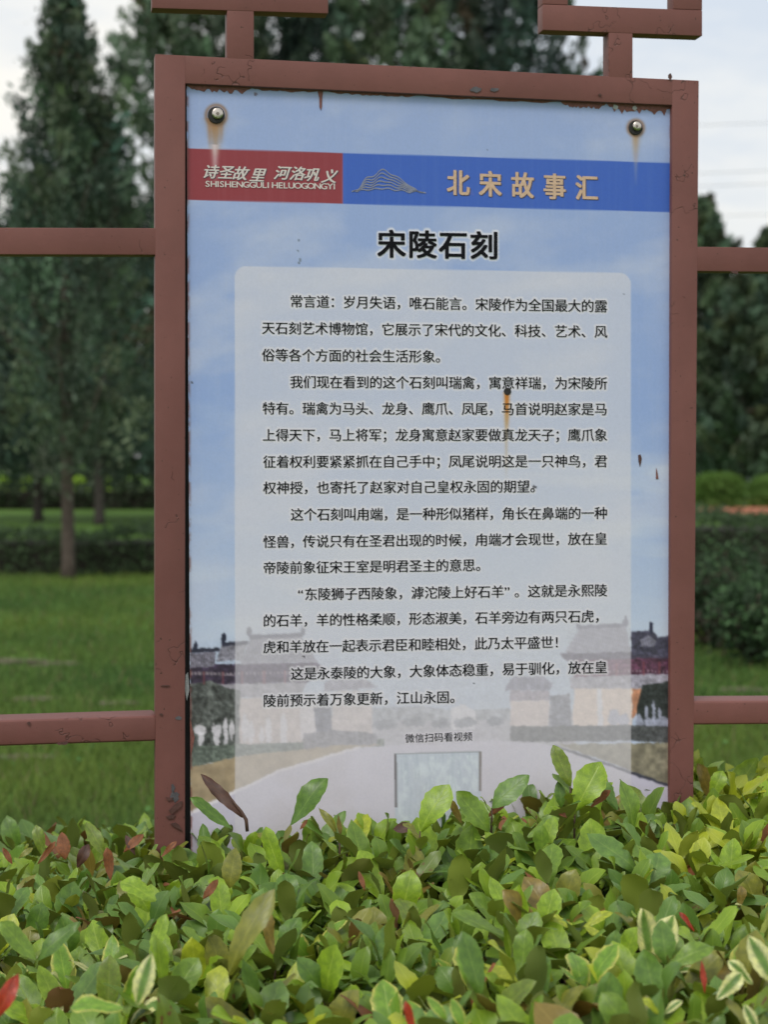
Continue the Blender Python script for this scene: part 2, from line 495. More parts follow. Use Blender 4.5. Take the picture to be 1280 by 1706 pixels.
def hedge_mesh(name, x0, x1, y0, y1, h, size, tint, dens, seed, ragged=0.05, rounded=0.1):
    """leaves over the top and faces of a clipped hedge"""
    global RNG
    RNG = np.random.default_rng(seed)
    L = x1 - x0; Wd = y1 - y0
    n = int(dens * (L * Wd + 2 * L * h + 2 * Wd * h))
    s = RNG.random(n)
    tot = L * Wd + 2 * L * h + 2 * Wd * h
    a1 = L * Wd / tot; a2 = a1 + L * h / tot * 1.5
    u = RNG.random(n); v = RNG.random(n)
    pts = np.zeros((n, 3))
    top = s < a1; front = (s >= a1) & (s < a2); rest = s >= a2
    pts[top] = np.stack([x0 + u[top] * L, y0 + v[top] * Wd, np.full(top.sum(), h)], 1)
    pts[front] = np.stack([x0 + u[front] * L, np.full(front.sum(), y0), v[front] * h], 1)
    m = rest.sum(); side = RNG.random(m)
    pts[rest] = np.stack([np.where(side < .5, x0 + u[rest] * L, np.where(side < .75, x0, x1)),
                          np.where(side < .5, y1, y0 + u[rest] * Wd), v[rest] * h], 1)
    pts += RNG.normal(0, ragged, (n, 3))
    pts[:, 2] += 0.04 * np.sin(pts[:, 0] * 2.1) + 0.03 * np.sin(pts[:, 0] * 5.3 + 1)
    pts[:, 2] = np.maximum(pts[:, 2], 0.01)
    ph = np.sin(pts[:, 0] * 6) * np.sin(pts[:, 2] * 9 + pts[:, 0] * 2) * .3
    c = tint * (0.75 + 0.5 * RNG.random((n, 1)) + ph[:, None] * .6)
    c = np.where((RNG.random(n) < .05)[:, None], c * 2.0, c)
    vv, ff, cc = cards(pts, size * (0.6 + 0.8 * RNG.random(n)), c)
    me = mesh_np(name, vv, ff); set_col(me, np.clip(cc, 0.003, 1)); me.materials.append(M_HEDGE)
    return me
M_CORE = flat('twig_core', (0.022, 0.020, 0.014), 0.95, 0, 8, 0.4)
def box_mesh(name, x0, x1, y0, y1, z0, z1, mat):
    me = bpy.data.meshes.new(name)
    v = [(x, y, z) for z in (z0, z1) for y in (y0, y1) for x in (x0, x1)]
    me.from_pydata(v, [], [(0, 1, 3, 2)[::-1], (4, 5, 7, 6), (0, 1, 5, 4), (2, 3, 7, 6)[::-1], (0, 2, 6, 4)[::-1], (1, 3, 7, 5)])
    me.materials.append(mat)
    return me
def hedge(label, x0, x1, y0, y1, h, size, tint, dens, seed, ragged=0.05):
    t = thing('clipped_hedge', label, 'hedge', ((x0 + x1) / 2, (y0 + y1) / 2, 0))
    cx, cy = (x0 + x1) / 2, (y0 + y1) / 2
    o = link('foliage', hedge_mesh('foliage', x0 - cx, x1 - cx, y0 - cy, y1 - cy, h, size, tint, dens, seed, ragged), t)
    o['kind'] = 'stuff'
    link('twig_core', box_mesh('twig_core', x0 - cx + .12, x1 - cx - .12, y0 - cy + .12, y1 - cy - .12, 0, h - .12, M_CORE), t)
    return t
hg = np.array([0.060, 0.100, 0.045])
hedge('dark clipped hedge across the lawn left of the board, behind the slim conifer trunk', -8, 1.2, 23.0, 24.4, 0.53, 0.035, hg, 560, 41)
hedge('taller dark hedge right of the board in front of the red earth strip', 2.6, 9, 20.0, 21.6, 0.83, 0.035, hg, 560, 42)
hedge('very dark distant hedge under the far trees, closing off the back lawn', -30, 6.0, 53, 54.5, 0.66, 0.09, hg * .55, 90, 43, .08)
hedge('low bright hedge strip between the red earth and the clipped balls on the right', 9.6, 30, 56.9, 57.5, 0.12, 0.09, np.array([.09, .15, .03]), 120, 44, .08)

def ball(name, label, x, y, r, h, tint, seed, size, n, cat='shrub', group=None, squash=1.0):
    global RNG
    RNG = np.random.default_rng(seed)
    t = thing(name, label, cat, (x, y, 0), group)
    d = RNG.normal(0, 1, (n, 3)); d /= np.linalg.norm(d, axis=1)[:, None]
    d = np.sign(d) * np.abs(d) ** 0.8
    rad = np.array([r, r, h / 2])
    pts = d * rad * (0.94 + 0.1 * RNG.random((n, 1))) + np.array([0, 0, h / 2])
    pts[:, 2] = np.maximum(pts[:, 2], 0.03)
    c = tint * (0.75 + 0.5 * RNG.random((n, 1)))
    v, f, cc = cards(pts, size * (0.6 + 0.8 * RNG.random(n)), c)
    me = mesh_np('foliage', v, f); set_col(me, cc); me.materials.append(M_HEDGE)
    o = link('foliage', me, t)
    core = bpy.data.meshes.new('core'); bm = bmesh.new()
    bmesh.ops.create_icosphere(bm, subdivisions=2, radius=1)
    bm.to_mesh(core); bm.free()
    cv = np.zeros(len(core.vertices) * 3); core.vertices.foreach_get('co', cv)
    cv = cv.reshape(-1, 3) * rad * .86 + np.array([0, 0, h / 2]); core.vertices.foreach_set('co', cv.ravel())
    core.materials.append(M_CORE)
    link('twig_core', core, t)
    return t
GB = 'clipped ball shrubs beyond the red earth'
bt = np.array([0.13, 0.24, 0.05])
ball('ball_shrub', 'clipped green ball shrub just right of the board post, below the trees', X(1198, 58.6), 58.6, .82, 1.06, bt, 51, .07, 5200, group=GB)
ball('ball_shrub', 'clipped green ball shrub cut by the right edge of the view', X(1292, 58.6), 58.6, .80, .98, bt, 52, .07, 5200, group=GB)
ball('ball_shrub', 'small low green shrub in front of the ball shrub at the right edge', X(1278, 57), 57.4, .42, .5, bt * .8, 53, .07, 2400, group=GB)
GY = 'bright stand-ins for sunlit lawn over the distant hedge'
for (px, wd, lab, k) in ((4, 24, 'bright stand-in for sunlit lawn over the distant hedge at the left edge of the view', 61),
                         (45, 16, 'dim stand-in for sunlit lawn over the distant hedge, second from the left edge', 62),
                         (133, 26, 'widest stand-in for sunlit lawn over the distant hedge, right of the slim conifer trunk', 63),
                         (175, 16, 'small stand-in for sunlit lawn over the distant hedge nearest the board post', 64)):
    hh = 1.5 - (797 - 766) / 3000 * 58
    ball('sunlit_lawn_patch', lab, X(px, 58), 58, wd / 3000 * 58 / 2, hh, np.array([.42, .62, .07]), k, .08, 1100, group=GY)  # added leaf balls; the far lawn's sunlight is put into their bright colour

# ragged leafy shrubs on the right lawn at about 13 m
def bush(label, x, y, r, h, seed, tint, young):
    global RNG
    RNG = np.random.default_rng(seed)
    t = thing('leafy_shrub', label, 'shrub', (x, y, 0), 'leafy shrubs on the right lawn')
    st = bpy.data.meshes.new('stem'); bm = bmesh.new()
    V = []; C = []; S = []; U = []
    for i in range(95):
        a = RNG.random() * 6.28; q = RNG.random() ** .6
        tip = np.array([math.cos(a) * r * q, math.sin(a) * r * q, h * (0.35 + 0.65 * RNG.random() * (1.15 - .5 * q))])
        if i < 30:
            me = tube_mesh('s', [(0, 0, 0), tip * np.array([.5, .5, .55]), tip], [.012, .008, .004], 5)
            bm.from_mesh(me); bpy.data.meshes.remove(me)
        m = 34
        base = tint * (0.7 + .6 * RNG.random())
        if RNG.random() < young: base = np.array([.085, .165, .07])
        elif RNG.random() < .25: base = np.array([.055, .042, .030])
        V.append(tip + RNG.normal(0, .075, (m, 3))); C.append(base * (0.8 + .5 * RNG.random((m, 1)))); S.append(.022 + .018 * RNG.random(m))
    bm.to_mesh(st); bm.free(); st.materials.append(M_BARK2)
    link('stem', st, t)
    v, f, c = cards(np.concatenate(V), np.concatenate(S), np.concatenate(C))
    me = mesh_np('foliage', v, f); set_col(me, c); me.materials.append(M_HEDGE)
    link('foliage', me, t)
ds = np.array([.032, .060, .028])
bush('dark leafy shrub with pale new leaves, standing right beside the board post', X(1185, 14.2), 14.2, .40, .60, 71, ds, .12)
bush('dark leafy shrub at the right edge of the view, nearest of the lawn shrubs', X(1262, 13.0), 13.0, .36, .55, 72, ds, .2)
bush('tall leafy shrub with light green top in front of the right hedge', X(1232, 16.5), 16.5, .55, .68, 73, ds * 1.1, .22)
bush('leafy shrub outside the right edge of the view', X(1340, 14.5), 14.5, .55, .75, 74, ds, .1)

# power lines far off in the right sky
for i, (ya, yb) in enumerate(((186, 183), (268, 262), (290, 283), (340, 335))):
    a = Q(np.array(900.), np.array(float(ya) + 6), 70.); b = Q(np.array(1500.), np.array(float(yb) - 6), 85.)
    pts = [a + (b - a) * s + np.array([0, 0, -0.6 * (1 - (2 * s - 1) ** 2)]) for s in np.linspace(-.6, 1.6, 12)]
    me = tube_mesh('cable', pts, [0.012] * 12, 5, M_CABLE)
    o = link('power_cable', me)
    tag(o, ['topmost thin power cable in the sky right of the board', 'second power cable from the top, right of the board',
            'third power cable from the top, close under the second', 'lowest power cable, just above the right conifer tip'][i],
        'power line', 'power cables in the sky right of the board')

# ------------------------------------------------------------------ the steel frame
frame = thing('lattice_frame', 'brown painted square-tube steel frame with lattice ornaments around the notice panel', 'frame',
              tuple(np.array([PO[0], PO[1], 0.0])))
def bar(name, quad, front=0.0, depth=0.034, bev=0.0013, mat=None, parent=None, label=None):
    """square tube: four corners of its front face (pixel pairs or 3-D points) pushed back by depth"""
    pts = [P(*q, front) if len(q) == 2 else np.array(q) for q in quad]
    back = [p - PN * depth for p in pts]
    bm = bmesh.new()
    vf = [bm.verts.new(p - np.array(frame.location)) for p in pts]
    vb = [bm.verts.new(p - np.array(frame.location)) for p in back]
    bm.faces.new(vf); bm.faces.new(vb[::-1])
    for i in range(4):
        j = (i + 1) % 4
        bm.faces.new((vf[j], vf[i], vb[i], vb[j]))
    bmesh.ops.recalc_face_normals(bm, faces=bm.faces)
    if bev:
        bmesh.ops.bevel(bm, geom=list(bm.edges), offset=bev, segments=3, profile=0.5, affect='EDGES')
    me = bpy.data.meshes.new(name); bm.to_mesh(me); bm.free()
    for p_ in me.polygons: p_.use_smooth = True
    me.set_sharp_from_angle(angle=math.radians(28))
    o = link(name, me, parent or frame, mat or M_PAINT)
    if label: o['label'] = label
    return o
def down(px, py, z=0.0):
    p = P(px, py); return (p[0], p[1], z)
# posts run to the ground
bar('post', [(258, 90), (308.5, 92.4), down(306.5, 1400), down(257, 1400)])
bar('post', [(1121, 132.0), (1165.5, 134.2), down(1155.5, 1310), down(1120, 1310)])
# top rail butts between them
bar('top_rail', [(304, 92.3), (1126, 132.4), (1126, 175.3), (304, 138.8)], front=-0.0006)
# stubs and ornaments above
bar('stub', [(378, 12), (423, 14), (423, 100), (378, 98)], front=-0.0006)
bar('ornament_bar', [(253, -34), (547, -22), (547, 22.5), (253, 13.5)], front=0.0)
bar('stub', [(1015, 52), (1055, 54), (1055, 131), (1015, 129)], front=-0.0006)
bar('ornament_bar', [(905, 7), (1171, 17), (1171, 60), (905, 50)], front=0.0)
bar('ornament_upright', [(905, -60), (947, -58), (947, 8.2), (905, 6.6)], front=-0.0006)
bar('ornament_upright', [(1123, -52), (1171, -50), (1171, 16.8), (1123, 14.8)], front=-0.0006)
bar('ornament_upright', [(253, -140), (297, -138), (297, -33), (253, -35)], front=-0.0006)
bar('ornament_bar', [(200, -186), (1230, -140), (1230, -96), (200, -140.5)], front=0.0)
bar('ornament_upright', [(905, -108.5), (947, -107), (947, -61), (905, -60.8)], front=-0.001)
bar('ornament_upright', [(1123, -99), (1171, -97), (1171, -51), (1123, -53)], front=-0.001)
# side rails
bar('side_rail', [(-424, 378), (262, 380), (262, 424.5), (-420, 423)], front=-0.0006)
bar('side_rail', [(-420, 1213), (261, 1192), (261, 1235), (-420, 1257)], front=-0.0006, depth=0.075, bev=0.006)
bar('side_rail', [(1158, 411), (1764, 418), (1764, 459), (1157, 451.5)], front=-0.0006)
bar('side_rail', [(1152, 1168), (1764, 1165), (1764, 1204), (1152, 1208)], front=-0.0006, depth=0.075, bev=0.006)
bar('post', [(-465, 60), (-421, 62), down(-421, 1400), down(-465, 1400)])
bar('post', [(1761, 160), (1800, 162), down(1798, 1300), down(1761, 1300)])

def flake(name, outline, front, mat, thick=0.0006, parent=None, label=None, curl=0.0):
    """a thin irregular flake following a pixel outline on the frame or panel face"""
    par = parent or frame
    pts = [P(x, y, front) for x, y in outline]
    bm = bmesh.new()
    vs = [bm.verts.new(p - np.array(frame.location)) for p in pts]
    f = bm.faces.new(vs)
    r = bmesh.ops.extrude_face_region(bm, geom=[f])
    for v in r['geom']:
        if isinstance(v, bmesh.types.BMVert): v.co += Vector(PN * thick)
    bmesh.ops.recalc_face_normals(bm, faces=bm.faces)
    bmesh.ops.triangulate(bm, faces=[x for x in bm.faces if len(x.verts) > 4])
    me = bpy.data.meshes.new(name); bm.to_mesh(me); bm.free()
    o = link(name, me, par, mat)
    if label: o['label'] = label
    return o
def blob(cx, cy, rx, ry, n=12, j=.3, seed=0):
    rg = random.Random(seed)
    return [(cx + math.cos(a) * rx * rg.uniform(1 - j, 1 + j), cy + math.sin(a) * ry * rg.uniform(1 - j, 1 + j))
            for a in [2 * math.pi * i / n for i in range(n)]]
# bare grey chips and curled paint on the left post foot, chips on the top rail
flake('bare_patch', blob(291, 1327, 7, 9, seed=1), 0.0004, M_CHIP, label='bare grey metal patch where the paint fell off')
flake('bare_patch', blob(288, 1313, 3, 8, seed=2), 0.0004, M_CHIP)
flake('bare_patch', blob(794, 149.5, 9, 4.5, seed=3), 0.0004, M_CHIP)
flake('bare_patch', blob(824, 149.5, 8, 3, seed=4), 0.0004, M_CHIP)
flake('bare_patch', blob(297, 1196, 5, 3, seed=5), 0.0004, M_CHIP)
flake('curled_flake', [(281, 1350), (290, 1340), (303, 1334), (302, 1343), (293, 1350), (286, 1356)], 0.0008, M_CRUST, 0.003)
flake('curled_flake', [(276, 1327), (283, 1330), (288, 1328), (286, 1333), (279, 1334)], 0.0008, M_CRUST, 0.002)
flake('curled_flake', [(276, 1360), (286, 1357), (292, 1358), (288, 1364), (280, 1364)], 0.0008, M_CRUST, 0.002)
flake('curled_flake', [(284, 1372), (292, 1370), (298, 1374), (304, 1384), (296, 1380), (290, 1377)], 0.0008, M_CRUST, 0.003)
for k, (x, y, w_, h_) in enumerate(((108, 1238, 5, 3), (100, 1239, 7, 2), (1226, 453, 6, 3), (1117, 127.5, 3, 5), (1000, 158, 3, 2), (275, 1142, 7, 1), (268, 1190, 3, 1.5), (47, 1205, 2.5, 3))):
    flake('curled_flake', blob(x, y, w_, h_, 9, .4, 30 + k), 0.0006, M_CRUST, 0.0018)

# ------------------------------------------------------------------ the information panel
PF = -0.012       # panel face lies 12 mm behind the frame face
PT = 0.0035
panel = thing('information_panel', 'printed information panel with Chinese text about tomb stone carvings, bolted inside the brown frame', 'notice board',
              tuple(np.array([PO[0], PO[1], 0.0])))
FL = np.array(frame.location)
# corners in the photograph, TL TR BR BL
PC = [(310.5, 142.0), (1123.0, 178.0), (1120.5, 1432.0), (318.0, 1460.0)]

def px_of(S, T):
    tl, tr, br, bl = [np.array(c) for c in PC]
    S = S[..., None]; T = T[..., None]
    return (tl * (1 - S) + tr * S) * (1 - T) + (bl * (1 - S) + br * S) * T
NXG, NYG = 430, 660
SS, TT = np.meshgrid(np.linspace(0, 1, NXG), np.linspace(0, 1, NYG))
PP = px_of(SS, TT)
GX, GY = PP[..., 0], PP[..., 1]

def smooth_noise(x, y, seed):
    r = np.random.default_rng(seed); out = np.zeros_like(x); amp = 1.0; tot = 0
    for o in range(5):
        n = 64
        g = r.random((n, n))
        fx = (x * 2 ** o) % n; fy = (y * 2 ** o) % n
        ix = np.floor(fx).astype(int); iy = np.floor(fy).astype(int)
        u = fx - ix; v = fy - iy; u = u * u * (3 - 2 * u); v = v * v * (3 - 2 * v)
        i1 = (ix + 1) % n; j1 = (iy + 1) % n
        out += amp * ((g[iy, ix] * (1 - u) + g[iy, i1] * u) * (1 - v) + (g[j1, ix] * (1 - u) + g[j1, i1] * u) * v)
        tot += amp; amp *= .5
    return out / tot
def inside(poly, x, y):
    res = np.zeros(x.shape, bool); n = len(poly)
    for i in range(n):
        x1, y1 = poly[i]; x2, y2 = poly[(i + 1) % n]
        if y1 == y2: continue
        c = (y1 > y) != (y2 > y)
        res ^= c & (x < (x2 - x1) * (y - y1) / (y2 - y1) + x1)
    return res
def poly_mask(poly, x, y, wob=0.0):
    """anti-aliased polygon"""
    m = np.zeros(x.shape)
    for dx, dy in ((-.6, -.6), (.6, -.6), (-.6, .6), (.6, .6), (0, 0)):
        m += inside(poly, x + dx, y + dy)
    return m / 5
img = np.zeros(GX.shape + (3,))
def lay(mask, col):
    global img
    col = np.asarray(col, float)
    img = img * (1 - mask[..., None]) + col * mask[..., None]
def lerp(a, b, t): return np.asarray(a, float) * (1 - t[..., None]) + np.asarray(b, float) * t[..., None]
# the photographed sky
tt = np.clip((GY - 140) / 900, 0, 1)
img = np.where((tt < .6)[..., None], lerp((141, 163, 203), (134, 161, 206), tt / .6), lerp((134, 161, 206), (172, 190, 212), np.clip((tt - .6) / .4, 0, 1)))
n1 = smooth_noise(GX / 160, GY / 70 + GX / 400, 1); n2 = smooth_noise(GX / 55 + 7, GY / 34, 2)
cl = np.clip((n1 - .48) * 3.6, 0, 1) * .55 + np.clip((n2 - .52) * 3, 0, 1) * .22
lay(np.clip(cl, 0, .75), (178, 190, 210))
lay(np.clip((smooth_noise(GX / 200 + 3, GY / 40, 5) - .55) * 4, 0, 1) * np.clip((GY - 600) / 200, 0, 1) * .6, (186, 200, 214))
fine = smooth_noise(GX / 7, GY / 7, 8)
def paint(poly, col, tex=0.0, seed=0, ts=8.0):
    m = poly_mask(poly, GX + (smooth_noise(GX / 9, GY / 9, 90 + seed) - .5) * 5, GY + (smooth_noise(GX / 8, GY / 8, 91 + seed) - .5) * 5)
    c = np.asarray(col, float)
    if tex:
        n = smooth_noise(GX / ts, GY / ts, 40 + seed)
        c = c * (1 + tex * (n[..., None] - .5) * 2)
    lay(m, c)
WOB1 = smooth_noise(GX / 5, GY / 5, 81); WOB2 = smooth_noise(GX / 5, GY / 5, 82)
def ell(cx, cy, rx, ry, col, a=1.0):
    gx = GX + (WOB1 - .5) * min(8, rx * 1.5); gy = GY + (WOB2 - .5) * min(10, ry * 1.2)
    lay(np.clip((1.12 - np.sqrt(((gx - cx) / rx) ** 2 + ((gy - cy) / ry) ** 2)) * 4, 0, 1) * a, np.asarray(col) * 1.0)
# far ground line
paint([(560, 1186), (640, 1182), (860, 1184), (960, 1188), (960, 1250), (560, 1250)], (165, 168, 178), .1, 1)
paint([(500, 1175), (620, 1180), (700, 1176), (760, 1184), (850, 1180), (850, 1200), (500, 1200)], (150, 158, 168), .3, 2)
paint([(752, 1182), (770, 1173), (792, 1184), (792, 1215), (752, 1215)], (205, 208, 216), .05, 3)
for k, (x, y, r_) in enumerate(((640, 1207, 22), (690, 1203, 20), (735, 1206, 16), (775, 1204, 20), (825, 1202, 14))):
    ell(x, y, r_, 8, (105, 112, 122), .8)
# left gate tower
paint([(316, 1107), (528, 1103), (540, 1112), (512, 1138), (316, 1142)], (52, 44, 62), .5, 4, 5)
paint([(418, 1062), (501, 1058), (530, 1103), (400, 1107)], (128, 130, 146), .15, 5)
paint([(414, 1058), (503, 1053), (505, 1060), (416, 1065)], (80, 82, 98), .2, 5)
ell(415, 1052, 4, 8, (88, 92, 108)); ell(505, 1050, 4, 9, (88, 92, 108))
paint([(316, 1088), (360, 1086), (356, 1110), (316, 1113)], (112, 112, 126), .4, 6, 4)
paint([(316, 1080), (366, 1080), (366, 1086), (316, 1087)], (40, 42, 58), .2, 6)
paint([(370, 1072), (412, 1070), (404, 1100), (360, 1103)], (120, 122, 134), .4, 7, 4)
paint([(370, 1070), (414, 1068), (414, 1074), (370, 1077)], (40, 42, 58), .2, 7)
ell(325, 1077, 3.5, 8, (32, 36, 54)); ell(372, 1064, 3.5, 8, (32, 36, 54))
paint([(316, 1118), (392, 1122), (392, 1126), (316, 1124)], (95, 90, 100), .6, 8, 3)
paint([(316, 1140), (512, 1137), (500, 1162), (316, 1162)], (142, 142, 152), .25, 9)
paint([(392, 1162), (530, 1166), (526, 1242), (392, 1242)], (186, 176, 172), .12, 10)
paint([(500, 1160), (528, 1166), (524, 1236), (500, 1230)], (205, 202, 206), .1, 11)
paint([(316, 1140), (350, 1134), (376, 1146), (400, 1150), (398, 1246), (316, 1250)], (74, 80, 78), .7, 12, 6)
# second left tower
paint([(540, 1138), (560, 1128), (612, 1132), (628, 1146), (540, 1152)], (140, 142, 158), .2, 13)
paint([(555, 1152), (620, 1150), (622, 1232), (552, 1232)], (190, 182, 180), .1, 14)
paint([(522, 1178), (552, 1178), (552, 1226), (528, 1226)], (95, 98, 110), .3, 15)
# statues
for k, (x, y, w_, h_) in enumerate(((333, 1216, 10, 9), (334, 1232, 5, 14), (361, 1216, 9, 10), (361, 1234, 5, 12), (376, 1222, 4, 26), (386, 1216, 4, 18), (408, 1214, 6, 24), (418, 1222, 5, 20), (447, 1220, 5, 26), (473, 1218, 6, 30), (436, 1226, 4, 14))):
    ell(x, y, w_, h_, (206, 208, 216), .85)
paint([(316, 1244), (392, 1240), (640, 1232), (640, 1246), (392, 1262), (316, 1280)], (92, 104, 96), .45, 16, 4)
paint([(505, 1222), (560, 1216), (628, 1222), (628, 1244), (505, 1248)], (112, 114, 122), .3, 17, 5)
# right gate tower
paint([(932, 1088), (1122, 1082), (1122, 1100), (945, 1102)], (70, 66, 84), .3, 18)
paint([(967, 1045), (1043, 1042), (1052, 1086), (942, 1088)], (138, 140, 160), .12, 19)
paint([(962, 1042), (1046, 1038), (1046, 1045), (962, 1048)], (98, 100, 120), .2, 19)
ell(964, 1040, 4, 9, (96, 98, 120)); ell(1043, 1036, 4, 9, (96, 98, 120))
paint([(1052, 1052), (1086, 1050), (1098, 1062), (1122, 1058), (1122, 1092), (1052, 1092)], (66, 66, 84), .45, 20, 4)
paint([(1066, 1066), (1082, 1058), (1096, 1070), (1090, 1078), (1070, 1078)], (110, 112, 128), .3, 21)
ell(1086, 1046, 3.5, 9, (42, 44, 64))
paint([(957, 1100), (1122, 1096), (1122, 1130), (957, 1130)], (82, 52, 72), .55, 22, 4)
paint([(950, 1128), (1122, 1122), (1122, 1138), (1108, 1148), (950, 1148)], (146, 146, 160), .3, 23, 6)
paint([(957, 1147), (1054, 1147), (1054, 1212), (955, 1212)], (216, 198, 184), .06, 24)
paint([(995, 1147), (1004, 1147), (1006, 1212), (997, 1212)], (218, 220, 228), .05, 25)
paint([(1054, 1147), (1076, 1147), (1062, 1186), (1054, 1200)], (176, 128, 100), .15, 26)
paint([(1072, 1142), (1122, 1134), (1122, 1222), (1062, 1220), (1062, 1176)], (44, 50, 50), .5, 27, 5)
# middle right tower
paint([(842, 1144), (856, 1127), (903, 1127), (921, 1138), (917, 1150), (842, 1150)], (118, 120, 140), .2, 28)
paint([(850, 1150), (916, 1150), (916, 1168), (850, 1168)], (138, 132, 146), .3, 29, 4)
paint([(851, 1168), (917, 1166), (913, 1210), (851, 1210)], (202, 190, 186), .06, 30)
paint([(918, 1160), (950, 1156), (952, 1212), (916, 1212)], (112, 116, 128), .4, 31, 6)
for k, (x, y, w_, h_) in enumerate(((1066, 1204, 6, 14), (1078, 1192, 3, 16), (1090, 1186, 3, 20), (1084, 1204, 12, 8), (1106, 1204, 14, 9), (1100, 1190, 3, 10), (1024, 1196, 10, 14), (1040, 1202, 9, 12))):
    ell(x, y, w_, h_, (158, 166, 188), .85)
paint([(851, 1210), (1054, 1208), (1122, 1212), (1122, 1238), (1054, 1234), (851, 1236)], (74, 78, 80), .3, 32, 5)
# verges and the road
paint([(316, 1279), (392, 1261), (560, 1242), (640, 1240), (600, 1246), (470, 1282), (316, 1354)], (150, 138, 112), .18, 33, 12)
paint([(930, 1240), (1122, 1237), (1122, 1312), (1054, 1285)], (124, 122, 104), .35, 34, 9)
paint([(316, 1356), (470, 1283), (600, 1245), (830, 1233), (928, 1243), (1122, 1313), (1122, 1470), (300, 1470)], (186, 188, 204), .03, 35, 40)
paint([(316, 1352), (470, 1280), (600, 1243), (600, 1247), (470, 1285), (316, 1358)], (214, 216, 224), 0, 36)
paint([(926, 1241), (1122, 1309), (1122, 1314), (926, 1245)], (60, 62, 74), .1, 37)
# the photograph's own fine detail: roof tiles, brackets, leaves
low = np.clip((GY - 1058) / 30, 0, 1) * (GY < 1240)
dark = np.clip(1 - img.mean(-1) / 200.0, 0, 1)
grain = (smooth_noise(GX / 2.6, GY / 2.6, 83) - .5) * 2
big_ = (smooth_noise(GX / 11, GY / 7, 84) - .5) * 2
img *= (1 + low * (grain * .30 + big_ * .20) * (0.35 + dark))[..., None]
for (xa, ya, xb, yb, n_, sl) in ((316, 1088, 404, 1104, 20, -3), (405, 1066, 524, 1102, 26, 6), (946, 1048, 1050, 1086, 26, -6), (1054, 1064, 1122, 1084, 16, 4), (846, 1130, 918, 1148, 16, 0)):
    ph = (GX - xa - (GY - ya) * .25 * np.sign(sl)) / ((xb - xa) / n_)
    st = (np.abs(ph % 1 - .5) > .33) & (GX > xa) & (GX < xb) & (GY > ya) & (GY < yb)
    img *= (1 - .16 * st)[..., None]
for (xa, xb, yy, n_) in ((316, 512, 1122, 30), (957, 1122, 1118, 26), (852, 916, 1158, 12)):   # lit windows and brackets under the eaves
    ph = (GX - xa) / ((xb - xa) / n_)
    st = (np.abs(ph % 1 - .5) < .22) & (GX > xa) & (GX < xb) & (np.abs(GY - yy - (smooth_noise(GX / 30, GY / 30, 85) - .5) * 4) < 2.2)
    lay(st * .5, (168, 160, 168))
for (xa, yy) in ((975, 1116), (1000, 1116), (1028, 1116), (1074, 1114), (1100, 1113), (340, 1129), (372, 1129), (404, 1129), (440, 1128), (474, 1128)):
    lay(((np.abs(GX - xa) < 2) & (np.abs(GY - yy) < 11)) * .5, (120, 60, 66))
img[:] = np.clip(img, 0, 255)
for _ in range(1):
    img[1:-1, 1:-1] = (img[1:-1, 1:-1] * 4 + img[:-2, 1:-1] + img[2:, 1:-1] + img[1:-1, :-2] + img[1:-1, 2:]) / 8
# translucent white text box with rounded corners
def rbox(x, y):
    x0 = 391.0 + (y - 443) * 0.0006; x1 = 1052.0
    top = 443 + (x - 391) * (12 / 661.0)
    r = 19.0
    dx = np.maximum(np.maximum(x0 + r - x, x - (x1 - r)), 0); dy = np.maximum(top + r - y, 0)
    d = np.sqrt(dx * dx + dy * dy) - r
    return np.clip(.5 - d / 1.6, 0, 1)
bm_ = rbox(GX, GY)
lay(bm_ * .64, (200, 203, 209))
_gl = {}
def glyph(ch, off):
    key = (ch, off)
    if key not in _gl:
        c = bpy.data.curves.new('glyph', 'FONT'); c.body = ch; c.size = 1; c.offset = off; c.resolution_u = 3
        o = bpy.data.objects.new('glyph', c); COL.objects.link(o)
        dg = bpy.context.evaluated_depsgraph_get(); dg.update()
        m = bpy.data.meshes.new_from_object(o.evaluated_get(dg))
        v = np.zeros(len(m.vertices) * 3); m.vertices.foreach_get('co', v); v = v.reshape(-1, 3)[:, :2]
        f = [tuple(p.vertices) for p in m.polygons]
        bpy.data.meshes.remove(m); bpy.data.objects.remove(o); bpy.data.curves.remove(c)
        _gl[key] = (v, f)
    return _gl[key]
LINES = [
 ("常言道：岁月失语，唯石能言。宋陵作为全国最大的露", 483, 501.5, 1013, 510),
 ("天石刻艺术博物馆，它展示了宋代的文化、科技、艺术、风", 436, 546, 1013, 552.5),
 ("俗等各个方面的社会生活形象。", 436, 591, 748, 594),
 ("我们现在看到的这个石刻叫瑞禽，寓意祥瑞，为宋陵所", 483, 636, 1013, 638.5),
 ("特有。瑞禽为马头、龙身、鹰爪、凤尾，马首说明赵家是马", 437, 680, 1013, 681.5),
 ("上得天下，马上将军；龙身寓意赵家要做真龙天子；鹰爪象", 437, 724.5, 1013, 724.5),
 ("征着权利要紧紧抓在自己手中；凤尾说明这是一只神鸟，君", 438, 769, 1013, 768),
 ("权神授，也寄托了赵家对自己皇权永固的期望。", 438, 812.5, 906, 810),
 ("这个石刻叫甪端，是一种形似猪样，角长在鼻端的一种", 484, 857, 1013, 854.5),
 ("怪兽，传说只有在圣君出现的时候，甪端才会现世，放在皇", 438, 902.5, 1013, 897),
 ("帝陵前象征宋王室是明君圣主的意思。", 438, 946, 815, 941),
 ("“东陵狮子西陵象，滹沱陵上好石羊” 。这就是永熙陵", 496, 990, 1013, 983),
 ("的石羊，羊的性格柔顺，形态淑美，石羊旁边有两只石虎，", 438, 1034, 1013, 1026),
 ("虎和羊放在一起表示君臣和睦相处，此乃太平盛世！", 438, 1078, 945, 1069.5),
 ("这是永泰陵的大象，大象体态稳重，易于驯化，放在皇", 484, 1122.5, 1013, 1111),
 ("陵前预示着万象更新，江山永固。", 438, 1167.5, 772, 1160.5)]

